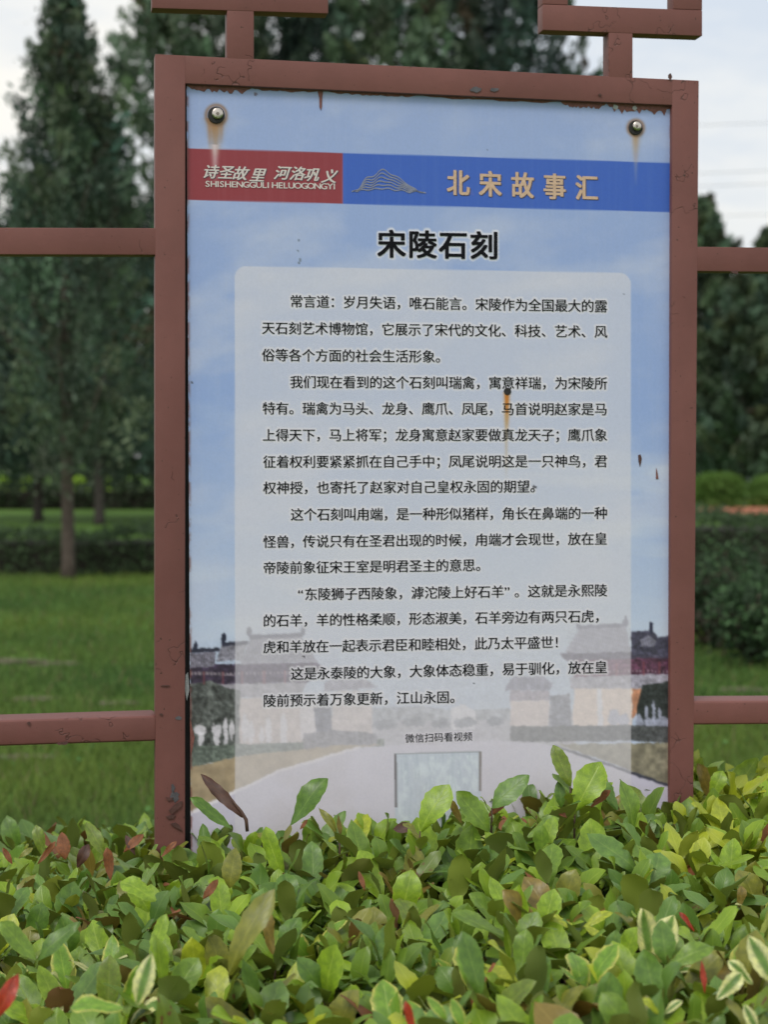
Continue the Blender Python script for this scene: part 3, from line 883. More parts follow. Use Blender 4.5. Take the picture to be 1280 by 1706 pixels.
# soft white outline printed round the words
def halo_field(items, rad):
    H_ = np.zeros((1500, 1280))
    for s_, x0, y0, x1, y1, em in items:
        adv = [0.5 if ch in '“”' else (0.25 if ch == ' ' else 1.0) for ch in s_]
        tot = sum(adv); t = 0
        for ch, a in zip(s_, adv):
            if ch != ' ':
                v, f = glyph(ch, 0)
                e = np.array([(q[i], q[(i + 1) % len(q)]) for q in f for i in range(len(q))])
                for u in np.linspace(0, 1, 7):
                    p = v[e[:, 0]] * (1 - u) + v[e[:, 1]] * u
                    X_ = x0 + (t + a / 2) * (x1 - x0) / tot + (p[:, 0] - (.5 if a == 1 else a / 2)) * em
                    Y_ = y0 + (y1 - y0) * (X_ - x0) / (x1 - x0) - (p[:, 1] - .38) * em
                    H_[np.clip(Y_.round().astype(int), 0, 1499), np.clip(X_.round().astype(int), 0, 1279)] = 1
            t += a
    out = np.zeros_like(H_)
    R_ = int(rad + 2)
    for dy in range(-R_, R_ + 1):
        for dx in range(-R_, R_ + 1):
            wgt = min(1.0, max(0.0, rad + .8 - math.hypot(dx, dy)) / 1.6)
            if wgt > 0: out = np.maximum(out, np.roll(np.roll(H_, dy, 0), dx, 1) * wgt)
    x = np.clip(GX, 0, 1278); y = np.clip(GY, 0, 1498)
    ix = x.astype(int); iy = y.astype(int); u = x - ix; v = y - iy
    return (out[iy, ix] * (1 - u) + out[iy, ix + 1] * u) * (1 - v) + (out[iy + 1, ix] * (1 - u) + out[iy + 1, ix + 1] * u) * v
lay(halo_field([(s_, a, b, c, d, 22.6) for s_, a, b, c, d in LINES], 2.9) * .80, (206, 210, 216))
lay(halo_field([("微信扫码看视频", 675, 1230, 788, 1226.5, 16.2)], 2.0) * .6, (208, 210, 218))
lay(halo_field([("宋陵石刻", 627, 405.5, 833, 409, 49)], 4.2) * .85, (206, 212, 220))
# the header bands
def band(x0, x1, ya, yb, slope=None):
    top = 247 + (GX - 313) * (24.5 / 809.0) ; bot = 333 + (GX - 313) * (20.5 / 809.0)
    return np.clip((GX - x0) / 1.6 + .5, 0, 1) * np.clip((x1 - GX) / 1.6 + .5, 0, 1) * np.clip((GY - top) / 1.6 + .5, 0, 1) * np.clip((bot - GY) / 1.6 + .5, 0, 1)
lay(band(571, 1200, 0, 0), (52, 92, 178))
lay(band(300, 571, 0, 0), (130, 50, 58))
# pale worn sticker where the code was
st_ = [(657, 1256), (802, 1252), (801, 1400), (659, 1400)]
lay(poly_mask(st_, GX, GY), (184, 196, 206))
lay(poly_mask([(663, 1262), (797, 1258), (796, 1400), (664, 1400)], GX, GY) * np.clip((smooth_noise(GX / 9, GY / 13, 70) - .42) * 4, 0, 1) * .6, (204, 218, 222))
lay(poly_mask([(657, 1256), (802, 1252), (801, 1400), (659, 1400)], GX, GY) * np.clip((smooth_noise(GX / 3, GY / 30, 71) - .55) * 5, 0, 1) * .35, (160, 176, 186))
lay(poly_mask([(657, 1256), (661, 1256), (662, 1345), (658, 1345)], GX, GY), (118, 118, 122))
lay(poly_mask([(799, 1252), (802.5, 1252), (802, 1318), (799, 1318)], GX, GY) * .8, (112, 104, 98))
lay(poly_mask([(657, 1255), (802, 1251), (802, 1253.5), (657, 1257.5)], GX, GY) * .5, (130, 138, 140))
# rust stains below the bolts and the hole
def stain(cx, y0, y1, w0, w1, col, a, seed, power=1.0):
    t_ = np.clip((GY - y0) / (y1 - y0), 0, 1)
    w_ = w0 + (w1 - w0) * t_
    m = np.exp(-((GX - cx) / w_) ** 2 * 1.6) * (GY > y0) * (1 - t_) ** power
    m *= 0.75 + .5 * smooth_noise(GX / 5, GY / 26, seed)
    lay(np.clip(m * a, 0, 1), col)
stain(359, 196, 262, 17, 7, (150, 116, 74), 1.25, 50, .7)
stain(349, 196, 250, 5, 3, (150, 105, 60), .7, 51, .7)
stain(369, 196, 240, 4, 3, (150, 105, 60), .6, 52, .7)
stain(358, 240, 312, 8, 5, (196, 186, 190), .9, 53, .8)
stain(1060, 216, 275, 9, 4, (160, 128, 84), .95, 54, .7)
stain(1060, 255, 310, 4, 3, (150, 150, 165), .7, 55, .8)
stain(845, 652, 715, 5.5, 4, (176, 112, 36), 1.35, 56, .6)
stain(844, 690, 800, 4, 3, (172, 150, 110), .7, 57, .8)
for (cx, cy, r_) in ((360, 192, 17), (1060, 213, 13)):
    ring = np.exp(-((np.hypot(GX - cx, GY - cy) - r_) / 3.0) ** 2)
    lay(np.clip(ring, 0, 1) * .75, (128, 98, 70))
# grime along the left and right edges, specks
ed = np.clip(1 - (GX - (311 + (GY - 142) * .0055)) / 4.0, 0, 1) * np.clip((smooth_noise(GX / 6, GY / 14, 60) - .42) * 6, 0, 1)
lay(ed * .8, (110, 66, 60))
ed = np.clip((GX - 1115) / 5.0, 0, 1) * np.clip((smooth_noise(GX / 6, GY / 20, 61) - .45) * 6, 0, 1)
lay(ed * .8, (104, 62, 58))
for (x, y, r_, c) in ((498, 400, 2, (96, 112, 130)), (497, 418, 1.6, (100, 116, 135)), (500, 433, 3, (105, 118, 132)), (498, 438, 2, (95, 108, 120)), (426, 157, 3, (90, 80, 92)), (812, 250, 1.5, (90, 95, 110)), (785, 321, 5, (70, 96, 176)), (779, 325, 4, (64, 92, 170)),
                      (506, 1094, 2, (60, 60, 64)), (320, 638, 1.8, (60, 66, 80)), (790, 1139, 1.6, (80, 84, 92)), (891, 811, 3, (60, 62, 68)), (1040, 490, 1.5, (110, 120, 140))):
    ell(x, y, r_, r_, c, .8)
lay(np.clip((fine - .5) * 2, 0, 1) * .05, (120, 130, 150))
# dried rain dust: faint streaks, stronger to the foot of the panel
lay(np.clip((smooth_noise(GX / 4, GY / 160, 86) - .52) * 3, 0, 1) * .045, (205, 205, 200))
lay(np.clip((smooth_noise(GX / 60, GY / 60, 87) - .5) * 3, 0, 1) * np.clip((GY - 1100) / 300, 0, 1) * .12, (150, 140, 120))

# printed face with the vertex colours, plus side and back faces
GAIN = np.array([1.27, 1.18, 1.21])      # the print's own reflectance: its picture value under this sky
ref = srgb_np(img) * GAIN
ref = np.clip(ref, 0.004, 0.86)
vp = P(GX.ravel(), GY.ravel(), PF) - FL
idx = np.arange(NXG * NYG).reshape(NYG, NXG)
ff = np.stack([idx[:-1, :-1].ravel(), idx[1:, :-1].ravel(), idx[1:, 1:].ravel(), idx[:-1, 1:].ravel()], 1)
me = mesh_np('printed_face', vp, ff, True)
set_col(me, ref.reshape(-1, 3))
link('printed_face', me, panel, M_PRINT)
bar('panel_sheet', [tuple(P(*c, PF) - PN * 0.0003) for c in PC], depth=PT, bev=0, mat=M_EDGE, parent=panel)
bar('gap_shade_board', [P(304, 128, PF - 0.006), P(1130, 170, PF - 0.006), P(1128, 1440, PF - 0.006), P(300, 1468, PF - 0.006)], depth=0.004, bev=0, mat=M_GAP_SHADE, parent=panel)  # near-black sheet; shade of the gap round the panel is put into its colour

BOLD = ((0, 0), (.026, 0), (-.026, 0), (0, .018), (.022, -.016), (-.022, -.016), (.022, .016), (-.022, .016))
SEMI = ((0, 0), (.022, 0), (-.022, 0), (0, .012))
BRUSH = ((0, 0), (.030, .022), (-.012, .020), (.045, .01))
# lettering: every glyph laid out by itself, then one mesh per printed line
def text_line(name, s, x0, y0, x1, y1, em, off, lift, mat, wscale=1.0, shear=0.0, jitter=0, adv=None, dx=0, dy=0, vscale=1.0, bold=((0, 0),)):
    """s set between (x0,y0) and (x1,y1): the cell edges of the first and last character, y at mid height"""
    adv = adv or [0.5 if ch == ' ' else 1.0 for ch in s]
    tot = sum(adv); V = []; Fc = []; k = 0; t = 0
    rg = random.Random(len(s))
    cw = (x1 - x0) / tot
    for ch, a in zip(s, adv):
        jx = rg.uniform(-1, 1) * jitter; jy = rg.uniform(-1, 1) * jitter
        for ci, (ox, oy) in enumerate(bold if ch != ' ' else ()):
            v, f = glyph(ch, 0)
            gy = (v[:, 1] - .38) * em * vscale
            mid = (v[:, 0].min() + v[:, 0].max()) / 2 if ch.isascii() else (.5 if a == 1.0 else a / 2)
            X_ = x0 + (t + a / 2) * cw + (v[:, 0] - mid) * em * wscale + gy * shear + dx + jx + ox * em
            Y_ = y0 + (y1 - y0) * (X_ - x0) / (x1 - x0) - gy + dy + jy + oy * em
            V.append(P(X_, Y_, PF + lift + ci * .00004) - FL)
            Fc += [tuple(i + k for i in q) for q in f]; k += len(v)
        t += a
    me = bpy.data.meshes.new(name)
    me.from_pydata(np.concatenate(V).tolist(), [], Fc)
    return link(name, me, panel, mat)
for s, x0, y0, x1, y1 in LINES:
    adv = [0.5 if ch in '“”' else (0.25 if ch == ' ' else 1.0) for ch in s]
    text_line('text_line', s, x0, y0, x1, y1, 22.6, 0, 0.0009, M_INK, adv=adv, bold=((-.010, 0), (.012, 0)))
text_line('text_line', "微信扫码看视频", 675, 1230, 788, 1226.5, 16.2, 0.008, 0.0009, M_INK)
text_line('title_lettering', "宋陵石刻", 627, 405.5, 833, 409, 49, 0, 0.0009, M_INK, bold=BOLD)
adv5 = [1.0] * 5
text_line('lettering_shadow', "北宋故事汇", 737, 303, 1005, 313.5, 45, 0.026, 0.0004, M_GOLDSH, wscale=.86, dx=1.4, dy=1.0, bold=BOLD)
text_line('lettering', "北宋故事汇", 737, 303, 1005, 313.5, 45, 0.026, 0.0009, M_GOLD, wscale=.86, bold=BOLD)
text_line('lettering_shadow', "诗圣故里", 340, 287, 441, 290, 24.5, 0.02, 0.0004, M_GOLDSH, shear=.34, jitter=2.3, dx=1.2, dy=1, bold=BRUSH, wscale=1.04)
text_line('lettering', "诗圣故里", 340, 287, 441, 290, 24.5, 0.016, 0.0009, M_WHITE, shear=.34, jitter=2.3, bold=BRUSH, wscale=1.04)
text_line('lettering_shadow', "河洛巩义", 459, 289, 561, 292, 24.5, 0.02, 0.0004, M_GOLDSH, shear=.34, jitter=2.3, dx=1.2, dy=1, bold=BRUSH, wscale=1.04)
text_line('lettering', "河洛巩义", 459, 289, 561, 292, 24.5, 0.016, 0.0009, M_WHITE, shear=.34, jitter=2.3, bold=BRUSH, wscale=1.04)
LW = {'S': .64, 'H': .74, 'I': .27, 'E': .6, 'N': .75, 'G': .74, 'U': .73, 'L': .56, 'O': .76, 'Y': .68, ' ': .26}
s = "SHISHENGGULI HELUOGONGYI"
adv = [LW[c] for c in s]
text_line('lettering', s, 341, 305, 559, 309.5, 14.0, 0.035, 0.0009, M_WHITE, wscale=1.18, adv=adv, dy=.6, bold=SEMI)

# the line-drawn mountain emblem on the blue band
def emblem():
    V = []; Fc = []; k = 0
    def ridge(xs, ys, w_):
        nonlocal k
        for i in range(len(xs)):
            V.extend([P(xs[i], ys[i] - w_, PF + .0008) - FL, P(xs[i], ys[i] + w_, PF + .0008) - FL])
            if i: Fc.append((k - 2, k - 1, k + 1, k)); 
            k += 2
    for j in range(6):
        xs = np.linspace(586 + j * 3.2, 710 - j * 5.0, 70)
        u = (xs - 586) / 124.0
        crest = 37 * np.exp(-((u - .42) / .20) ** 2) + 13 * np.exp(-((u - .18) / .08) ** 2) + 15 * np.exp(-((u - .68) / .12) ** 2) + 6 * np.exp(-((u - .86) / .07) ** 2)
        edge = np.minimum(1, np.minimum(u, 1 - u) * 7)
        h = crest * (1 - j * .165) * edge + 1.2 * np.sin(u * 34 + j * .7)
        ys = 319 + u * 3 - h
        ridge(xs, ys, 1.0)
    me = bpy.data.meshes.new('emblem'); me.from_pydata([tuple(v) for v in V], [], Fc)
    link('mountain_emblem', me, panel, M_SLATE)
emblem()

# bolts, socket heads on rubber washers
def disc(name, cx, cy, r, h, front, mat, parent, seg=24, dome=0.0, hexa=False):
    c = P(cx, cy, front) - FL
    sc_ = D0 / F * (1.0 + (cx - 258) * .000066)
    r = r * sc_
    z = np.array([0, 0, 1.0])
    V = []; Fc = []
    prof = [(r, 0), (r, h * .7), (r * (.93 - dome * .15), h * .93), (r * (.80 - dome * .3), h)]
    if hexa: seg = 6; prof = [(r, 0), (r, h)]
    for (rr, hh) in prof:
        for i in range(seg):
            a = 2 * math.pi * i / seg
            V.append(c + PU * math.cos(a) * rr + z * math.sin(a) * rr + PN * hh)
    n = len(prof)
    for j in range(n - 1):
        for i in range(seg):
            Fc.append((j * seg + i, j * seg + (i + 1) % seg, (j + 1) * seg + (i + 1) % seg, (j + 1) * seg + i))
    Fc.append(tuple(range((n - 1) * seg, n * seg)))
    me = bpy.data.meshes.new(name); me.from_pydata([tuple(v) for v in V], [], Fc)
    bmn = bmesh.new(); bmn.from_mesh(me); bmesh.ops.recalc_face_normals(bmn, faces=bmn.faces); bmn.to_mesh(me); bmn.free()
    return link(name, me, parent, mat)
for (cx, cy, r1, r2) in ((361, 191, 14, 10.5), (1060.5, 212, 12, 8.8)):
    wsh = disc('bolt', cx - 1, cy + 1, r1, 0.003, PF, M_RUBBER, panel)
    disc('bolt_cap', cx + 1, cy - 1.5, r2 * .86, 0.006, PF + .003, M_STEEL, wsh, dome=1)
    disc('bolt_socket', cx + 1.5, cy - 1.5, r2 * .30, 0.0004, PF + .009, M_SOCKET, wsh, hexa=True)
disc('rust_hole', 846, 652, 6.2, 0.0012, PF, M_RUBBER, panel)
# brown paint smeared over the panel's torn upper edge, with a run
rg = random.Random(5)
def smear(xa, xb, amt, seed):
    rg = random.Random(seed)
    top = lambda x: 140.5 + (x - 310) * (36.5 / 813)
    xs = [xa + (xb - xa) * i / 26 for i in range(27)]
    lo = []
    for i, x in enumerate(xs):
        e = min(1, i / 3, (26 - i) / 3)
        lo.append((x, top(x) + 1.0 + e * (amt * (.5 + .8 * rg.random()))))
    return [(x, top(x)) for x in xs] + lo[::-1]
flake('paint_smear', smear(311, 420, 9, 1), PF + .0004, M_SMEAR, .0005, panel)
flake('paint_smear', smear(420, 530, 3.5, 2), PF + .0004, M_SMEAR, .0005, panel)
flake('paint_smear', smear(545, 700, 3.5, 3), PF + .0004, M_SMEAR, .0005, panel)
flake('paint_smear', smear(700, 930, 3.0, 4), PF + .0004, M_SMEAR, .0005, panel)
flake('paint_smear', smear(935, 1010, 8, 6), PF + .0004, M_SMEAR, .0005, panel)
flake('paint_smear', smear(1012, 1120, 12, 8), PF + .0004, M_SMEAR, .0005, panel)
flake('paint_run', [(529, 151), (538.5, 151.5), (537, 162), (536.4, 178), (534.5, 184), (532.2, 178), (532, 163)], PF + .0004, M_SMEAR, .0008, panel)
flake('torn_chip', blob(1026, 178, 5, 5, 9, .4, 9), PF + .001, M_EDGE, .0006, panel)
flake('torn_chip', blob(1058, 180, 4, 4, 9, .4, 10), PF + .001, M_EDGE, .0006, panel)
flake('torn_chip', blob(790, 161, 6, 2, 9, .4, 11), PF + .001, M_EDGE, .0006, panel)
flake('torn_chip', [(1064, 758), (1068, 757), (1070, 764), (1068.5, 772), (1067, 778), (1064.5, 768)], PF + .0004, M_CRUST, .0006, panel)
flake('torn_chip', [(1094, 779), (1096, 786), (1098, 798), (1093.5, 798)], PF + .0004, M_SMEAR, .0006, panel)
# torn pale edge strip low on the left edge
flake('torn_chip', [(309, 1124), (313, 1120), (315, 1150), (311, 1168), (308, 1150)], PF + .0004, M_EDGE, .0006, panel)
flake('paint_smear', [(316, 1195), (320, 1212), (324, 1228), (321, 1246), (317, 1262)], PF + .0004, M_SMEAR, .0006, panel)

exec_hedge = True
# ------------------------------------------------------------------ the photinia hedge in front
def leaf_shape(L, Wd, fold, arch, serr, seed, nseg=9, tipw=1.0):
    """folded, arched leaf along +Y with serrated rim; returns verts, uvs, quads"""
    rg = random.Random(seed)
    V = []; UV = []; Fq = []
    for i in range(nseg + 1):
        t = i / nseg
        wdt = Wd * .5 * (1.22 + .10 * (seed % 3)) * (t ** (.68 + .06 * (seed % 3))) * max(0, 1 - t ** (1.9 + .35 * (seed % 4))) ** .78
        wdt *= (1 + .10 * math.sin(t * 5 + seed))
        y = L * t
        z = arch * L * (-(t ** 2)) + .02 * L * math.sin(t * 7 + seed)
        if i == 0: wdt = Wd * .03
        if i == nseg: wdt = Wd * .012
        for j, s_ in enumerate((-1, -.52, 0, .52, 1)):
            x = wdt * s_
            yy = y
            if abs(s_) == 1 and 0 < i < nseg:
                x *= 1 + serr * (1 if i % 2 else -.4); yy = y + L * serr * .12
            zz = z + abs(x) * fold + (Wd * .05 * math.sin(t * 9 + s_ * 2 + seed * 1.7) if abs(s_) == 1 else 0) + abs(s_) ** 2 * Wd * -.05
            V.append((x, yy, zz)); UV.append((s_ * .5 + .5, t))
    for i in range(nseg):
        for j in range(4):
            a = i * 5 + j
            Fq.append((a, a + 1, a + 6, a + 5))
    return np.array(V), np.array(UV), np.array(Fq)
NSH = 8
SHAPES = []
for k in range(NSH):
    rg = random.Random(100 + k)
    SHAPES.append(leaf_shape(1.0, rg.uniform(.58, .76), rg.uniform(.10, .45), rg.uniform(-.02, .26), rg.uniform(.03, .08), k, 11))
LOW = [leaf_shape(1.0, .54, .3, .15, 0.0, k, 5) for k in range(3)]

def leaf_mat(name, c1, c2, vein, back, rim=None, rough=.36, transl=.22, spot=0.0, veinmix=.7, rimw=.80):
    m, t, b = newmat(name)
    uv = t.nodes.new('ShaderNodeUVMap'); uv.uv_map = 'UVMap'
    sx = t.nodes.new('ShaderNodeSeparateXYZ'); t.links.new(uv.outputs['UV'], sx.inputs[0])
    u = math_(t, 'ABSOLUTE', math_(t, 'SUBTRACT', math_(t, 'MULTIPLY', sx.outputs['X'], 2), 1))
    v = sx.outputs['Y']
    n = noise(t, 45, 4, .6)
    c = ramp(t, n, [(0.3, c1), (0.7, c2)])
    geo = t.nodes.new('ShaderNodeNewGeometry')
    # side veins slant towards the tip
    w_ = math_(t, 'FRACT', math_(t, 'SUBTRACT', math_(t, 'MULTIPLY', v, 9.0), math_(t, 'MULTIPLY', u, 2.6)))
    w_ = math_(t, 'ABSOLUTE', math_(t, 'SUBTRACT', w_, .5))
    side = math_(t, 'SUBTRACT', 1.0, math_(t, 'MULTIPLY', w_, 12.0), True)
    mid = math_(t, 'SUBTRACT', 1.0, math_(t, 'MULTIPLY', u, 13.0), True)
    vn = math_(t, 'MAXIMUM', mid, math_(t, 'MULTIPLY', side, .5))
    if rim:
        dist_ = math_(t, 'ADD', u, math_(t, 'MULTIPLY', math_(t, 'SUBTRACT', noise(t, 260, 3, .6), .5), .9))
        dist_ = math_(t, 'SUBTRACT', dist_, math_(t, 'MULTIPLY', side, .22))
        rm = ramp(t, dist_, [(rimw - .16, (0, 0, 0)), (rimw + .10, (1, 1, 1))])
        c = mixc(t, rm, c, rim)
    c = mixc(t, math_(t, 'MULTIPLY', vn, veinmix), c, vein)
    # thin pale toothed margin, and slight scorching on some tips
    mg = ramp(t, u, [(.90, (0, 0, 0)), (.985, (1, 1, 1))])
    c = mixc(t, math_(t, 'MULTIPLY', mg, .38), c, vein)
    big = noise(t, 7, 2, .5)
    c = mixc(t, 1.0, c, ramp(t, big, [(.30, (.72, .74, .80)), (.70, (1.22, 1.18, 1.05))]), 'MULTIPLY')
    if spot:
        sp = ramp(t, noise(t, 70, 3, .6), [(0.66 - spot, (0, 0, 0)), (0.72 - spot, (1, 1, 1))])
        c = mixc(t, sp, c, (.16, .075, .03))
    c = mixc(t, geo.outputs['Backfacing'], c, back)
    t.links.new(c, b.inputs['Base Color'])
    b.inputs['Roughness'].default_value = rough
    b.inputs['Specular IOR Level'].default_value = .5
    bump(t, b, math_(t, 'ADD', math_(t, 'MULTIPLY', vn, -.6), math_(t, 'MULTIPLY', n, .3)), .35, .001)
    tr = t.nodes.new('ShaderNodeBsdfTranslucent')
    t.links.new(mixc(t, 1.0, c, (1.25, 1.2, .55), 'MULTIPLY'), tr.inputs['Color'])
    ms = t.nodes.new('ShaderNodeMixShader'); ms.inputs['Fac'].default_value = transl
    t.links.new(b.outputs['BSDF'], ms.inputs[1]); t.links.new(tr.outputs['BSDF'], ms.inputs[2])
    t.links.new(ms.outputs['Shader'], t.nodes['Material Output'].inputs['Surface'])
    return m
LM = [
 leaf_mat('leaf_mid_green', (0.135, 0.243, 0.029), (0.190, 0.312, 0.038), (0.288, 0.424, 0.067), (0.178, 0.222, 0.050)),
 leaf_mat('leaf_deep_green', (0.082, 0.180, 0.028), (0.128, 0.237, 0.034), (0.198, 0.326, 0.059), (0.150, 0.185, 0.046)),
 leaf_mat('leaf_fresh_green', (0.207, 0.351, 0.025), (0.288, 0.433, 0.033), (0.415, 0.556, 0.075), (0.233, 0.297, 0.050)),
 leaf_mat('leaf_yellow_green', (0.343, 0.424, 0.029), (0.451, 0.506, 0.042), (0.541, 0.621, 0.085), (0.300, 0.347, 0.050)),
 leaf_mat('leaf_olive', (0.187, 0.211, 0.033), (0.251, 0.251, 0.042), (0.320, 0.322, 0.067), (0.203, 0.158, 0.047)),
 leaf_mat('leaf_bronze', (0.214, 0.162, 0.037), (0.267, 0.195, 0.046), (0.356, 0.274, 0.074), (0.228, 0.134, 0.047)),
 leaf_mat('leaf_spotted', (0.145, 0.237, 0.029), (0.198, 0.278, 0.038), (0.288, 0.360, 0.067), (0.178, 0.198, 0.050), spot=.07),
 leaf_mat('leaf_blue_green', (0.128, 0.243, 0.050), (0.162, 0.295, 0.059), (0.253, 0.376, 0.092), (0.178, 0.235, 0.064)),
 leaf_mat('leaf_dried_brown', (.20, .070, .025), (.30, .115, .045), (.15, .06, .03), (.26, .13, .07), transl=.15, rough=.6),
 leaf_mat('leaf_new_red', (.42, .035, .020), (.50, .070, .035), (.55, .16, .10), (.45, .10, .07), transl=.3),
 leaf_mat('leaf_variegated', (0.120, 0.240, 0.048), (0.192, 0.324, 0.060), (0.120, 0.252, 0.048), (0.504, 0.540, 0.264), rim=(0.744, 0.750, 0.360), rimw=.42, veinmix=.75),
 leaf_mat('leaf_thin_margin', (0.155, 0.312, 0.033), (0.218, 0.392, 0.042), (0.360, 0.522, 0.075), (0.409, 0.469, 0.115), rim=(0.661, 0.598, 0.164), rimw=.86),
 leaf_mat('leaf_dark_brown', (.055, .022, .014), (.09, .035, .02), (.12, .06, .03), (.12, .06, .04), rough=.5, transl=.05),
]
def shape_mesh(k):
    V, UV, Fq = SHAPES[k]
    me = mesh_np('leaf', V, Fq, True)
    uvl = me.uv_layers.new(name='UVMap')
    uvl.data.foreach_set('uv', UV[Fq.ravel()].astype(np.float32).ravel())
    me.materials.append(LM[0])
    return me
LEAFMESH = [shape_mesh(k) for k in range(NSH)]

hedge_root = thing('photinia_hedge', 'leafy green hedge with scattered red, dried and cream-edged leaves, in front of the notice board', 'hedge', (0, 2.6, 0))
HLOC = np.array([0, 2.6, 0.0])
def add_leaf(M4, shape, mat, name='leaf', label=None):
    o = bpy.data.objects.new(name, LEAFMESH[shape]); COL.objects.link(o)
    o.parent = hedge_root
    T = Matrix.Translation(-Vector(HLOC))
    o.matrix_local = T @ M4
    o.material_slots[0].link = 'OBJECT'; o.material_slots[0].material = LM[mat]
    if label: o['label'] = label
    return o
def frame_mat(base, axis, normal, L, Wf=1.0):
    a = np.asarray(axis, float); a /= np.linalg.norm(a)
    n = np.asarray(normal, float); n = n - a * (n @ a); n /= np.linalg.norm(n)
    x = np.cross(a, n)
    return Matrix([[x[0] * L * Wf, a[0] * L, n[0] * L, base[0]], [x[1] * L * Wf, a[1] * L, n[1] * L, base[1]],
                   [x[2] * L * Wf, a[2] * L, n[2] * L, base[2]], [0, 0, 0, 1]])
def to_px(p):
    d = np.asarray(p) - CAM
    z = d @ _f
    return CX + F * (d @ _r) / z, CY - F * (d @ _u) / z
# height of the hedge's leafy top, read off the outline it cuts against lawn and panel
OUT = np.array([(-300, 1400), (0, 1428), (120, 1405), (235, 1385), (330, 1350), (420, 1334), (520, 1330), (640, 1320), (760, 1314), (860, 1292),
                (950, 1284), (1050, 1290), (1130, 1300), (1200, 1298), (1280, 1290), (1600, 1290)], float)
def top_z(x, y):
    yy = max(y, 1.9)
    px = CX + F * x / 3.05
    py = np.interp(px, OUT[:, 0], OUT[:, 1]) + 62
    z = 1.5 - (py - 765) / F * 3.05
    # nearer the camera the clipped top sinks a little
    z -= max(0, 2.75 - y) * .035
    if y > 3.1: z -= (y - 3.1) * .06
    return z
rg = random.Random(77); nr = np.random.default_rng(77)
leaves = []
sp = 0.058
y = 1.72
row = 0
twigs = []
while y < 3.62:
    half = 0.232 * y + 0.20
    x = -half - sp * rg.random()
    while x < half:
        bx = x + rg.uniform(-.02, .02); by = y + rg.uniform(-.02, .02)
        z0 = top_z(bx, by) + rg.gauss(0, .018)
        lean = np.array([rg.gauss(0, .25), rg.gauss(-.12, .25), 1.0]); lean /= np.linalg.norm(lean)
        tip = np.array([bx, by, z0 - .035])
        pxx, pyy = to_px(tip)
        # which colours this shoot has; dried ones gather at the upper left, cream-edged ones at the lower right
        q = rg.random()
        pal = [0, 0, 0, 1, 7, 7, 2, 2] if q < .62 else ([2, 2, 3, 0, 0, 7] if q < .80 else ([4, 5, 4, 1, 6] if q < .92 else [1, 0, 6, 4]))
        if pxx > 1130 and pyy < 1500: pal = [2, 3, 2, 3, 0]
        if rg.random() < (.10 if (pyy > 1560) else .012): pal = [10, 11, 11, 3]
        nl = rg.randint(5, 7)
        ph = rg.uniform(0, 6.28)
        base_L = rg.uniform(.060, .082)
        twigs.append((tip - lean * .10, tip))
        for i in range(nl):
            ang = ph + i * 2.4
            pol = math.radians(rg.uniform(8, 38) if i < 3 else rg.uniform(34, 74))
            out = np.array([math.cos(ang), math.sin(ang), 0])
            ax = lean * math.cos(pol) + out * math.sin(pol)
            nm = lean * math.sin(pol) - out * math.cos(pol) + nr.normal(0, .22, 3)
            L = base_L * rg.uniform(.75, 1.25) * (1.0 if i >= 2 else .85)
            bs = tip - lean * (.006 * i) + out * .003
            mt = rg.choice(pal)
            if rg.random() < .010: mt = 8
            leaves.append([bs, ax, nm, L, rg.randrange(NSH), mt, 1])
        # a lower, sparser whorl that fills the gaps
        tp2 = tip - lean * rg.uniform(.05, .09) + nr.normal(0, .012, 3)
        for i in range(5):
            ang = rg.uniform(0, 6.28); pol = math.radians(rg.uniform(50, 100))
            out = np.array([math.cos(ang), math.sin(ang), 0])
            ax = lean * math.cos(pol) + out * math.sin(pol)
            nm = lean * math.sin(pol) - out * math.cos(pol) + nr.normal(0, .3, 3)
            leaves.append([tp2, ax, nm, base_L * rg.uniform(.8, 1.2), rg.randrange(3), rg.choice([0, 1, 1, 4]), 0])
        x += sp * rg.uniform(.8, 1.2)
    y += sp * .92
    row += 1
# keep posts clear of leaves passing right through the tube
# choose the leaves that show largest as single parts
sc_list = []
for i, lf in enumerate(leaves):
    if not lf[6]: continue
    c = lf[0] + lf[1] * lf[3] * .5
    px_, py_ = to_px(c)
    if not (-10 < px_ < 1290 and 1280 < py_ < 1716): continue
    v = CAM - c; dist_ = np.linalg.norm(v); v /= dist_
    n_ = lf[2] / np.linalg.norm(lf[2])
    area = (lf[3] / dist_) ** 2 * abs(n_ @ v)
    hgt = (c[2] - top_z(c[0], c[1])) * 12
    sc_list.append((area * (1 + hgt), i))
sc_list.sort(reverse=True)
HERO = []   # filled below
single = set(i for _, i in sc_list[:225])
for i in single:
    b_, ax, nm, L, sh, mt, _ = leaves[i]
    add_leaf(frame_mat(b_, ax, nm, L), sh, mt)
# the rest as one part
VV = []; FFF = []; UVV = []; MI = []; k = 0
for i, (b_, ax, nm, L, sh, mt, hi) in enumerate(leaves):
    if i in single: continue
    V, UV, Fq = SHAPES[sh] if hi else LOW[sh]
    a = ax / np.linalg.norm(ax); n_ = nm - a * (nm @ a); n_ /= np.linalg.norm(n_); xx = np.cross(a, n_)
    VV.append(b_ - HLOC + (V[:, :1] * xx + V[:, 1:2] * a + V[:, 2:] * n_) * L)
    FFF.append(Fq + k); UVV.append(UV[Fq.ravel()]); MI.append(np.full(len(Fq), mt)); k += len(V)
me = mesh_np('leaves', np.concatenate(VV), np.concatenate(FFF), True, np.concatenate(MI))
uvl = me.uv_layers.new(name='UVMap'); uvl.data.foreach_set('uv', np.concatenate(UVV).astype(np.float32).ravel())
for m in LM: me.materials.append(m)
o = link('leaves', me, hedge_root); o['kind'] = 'stuff'
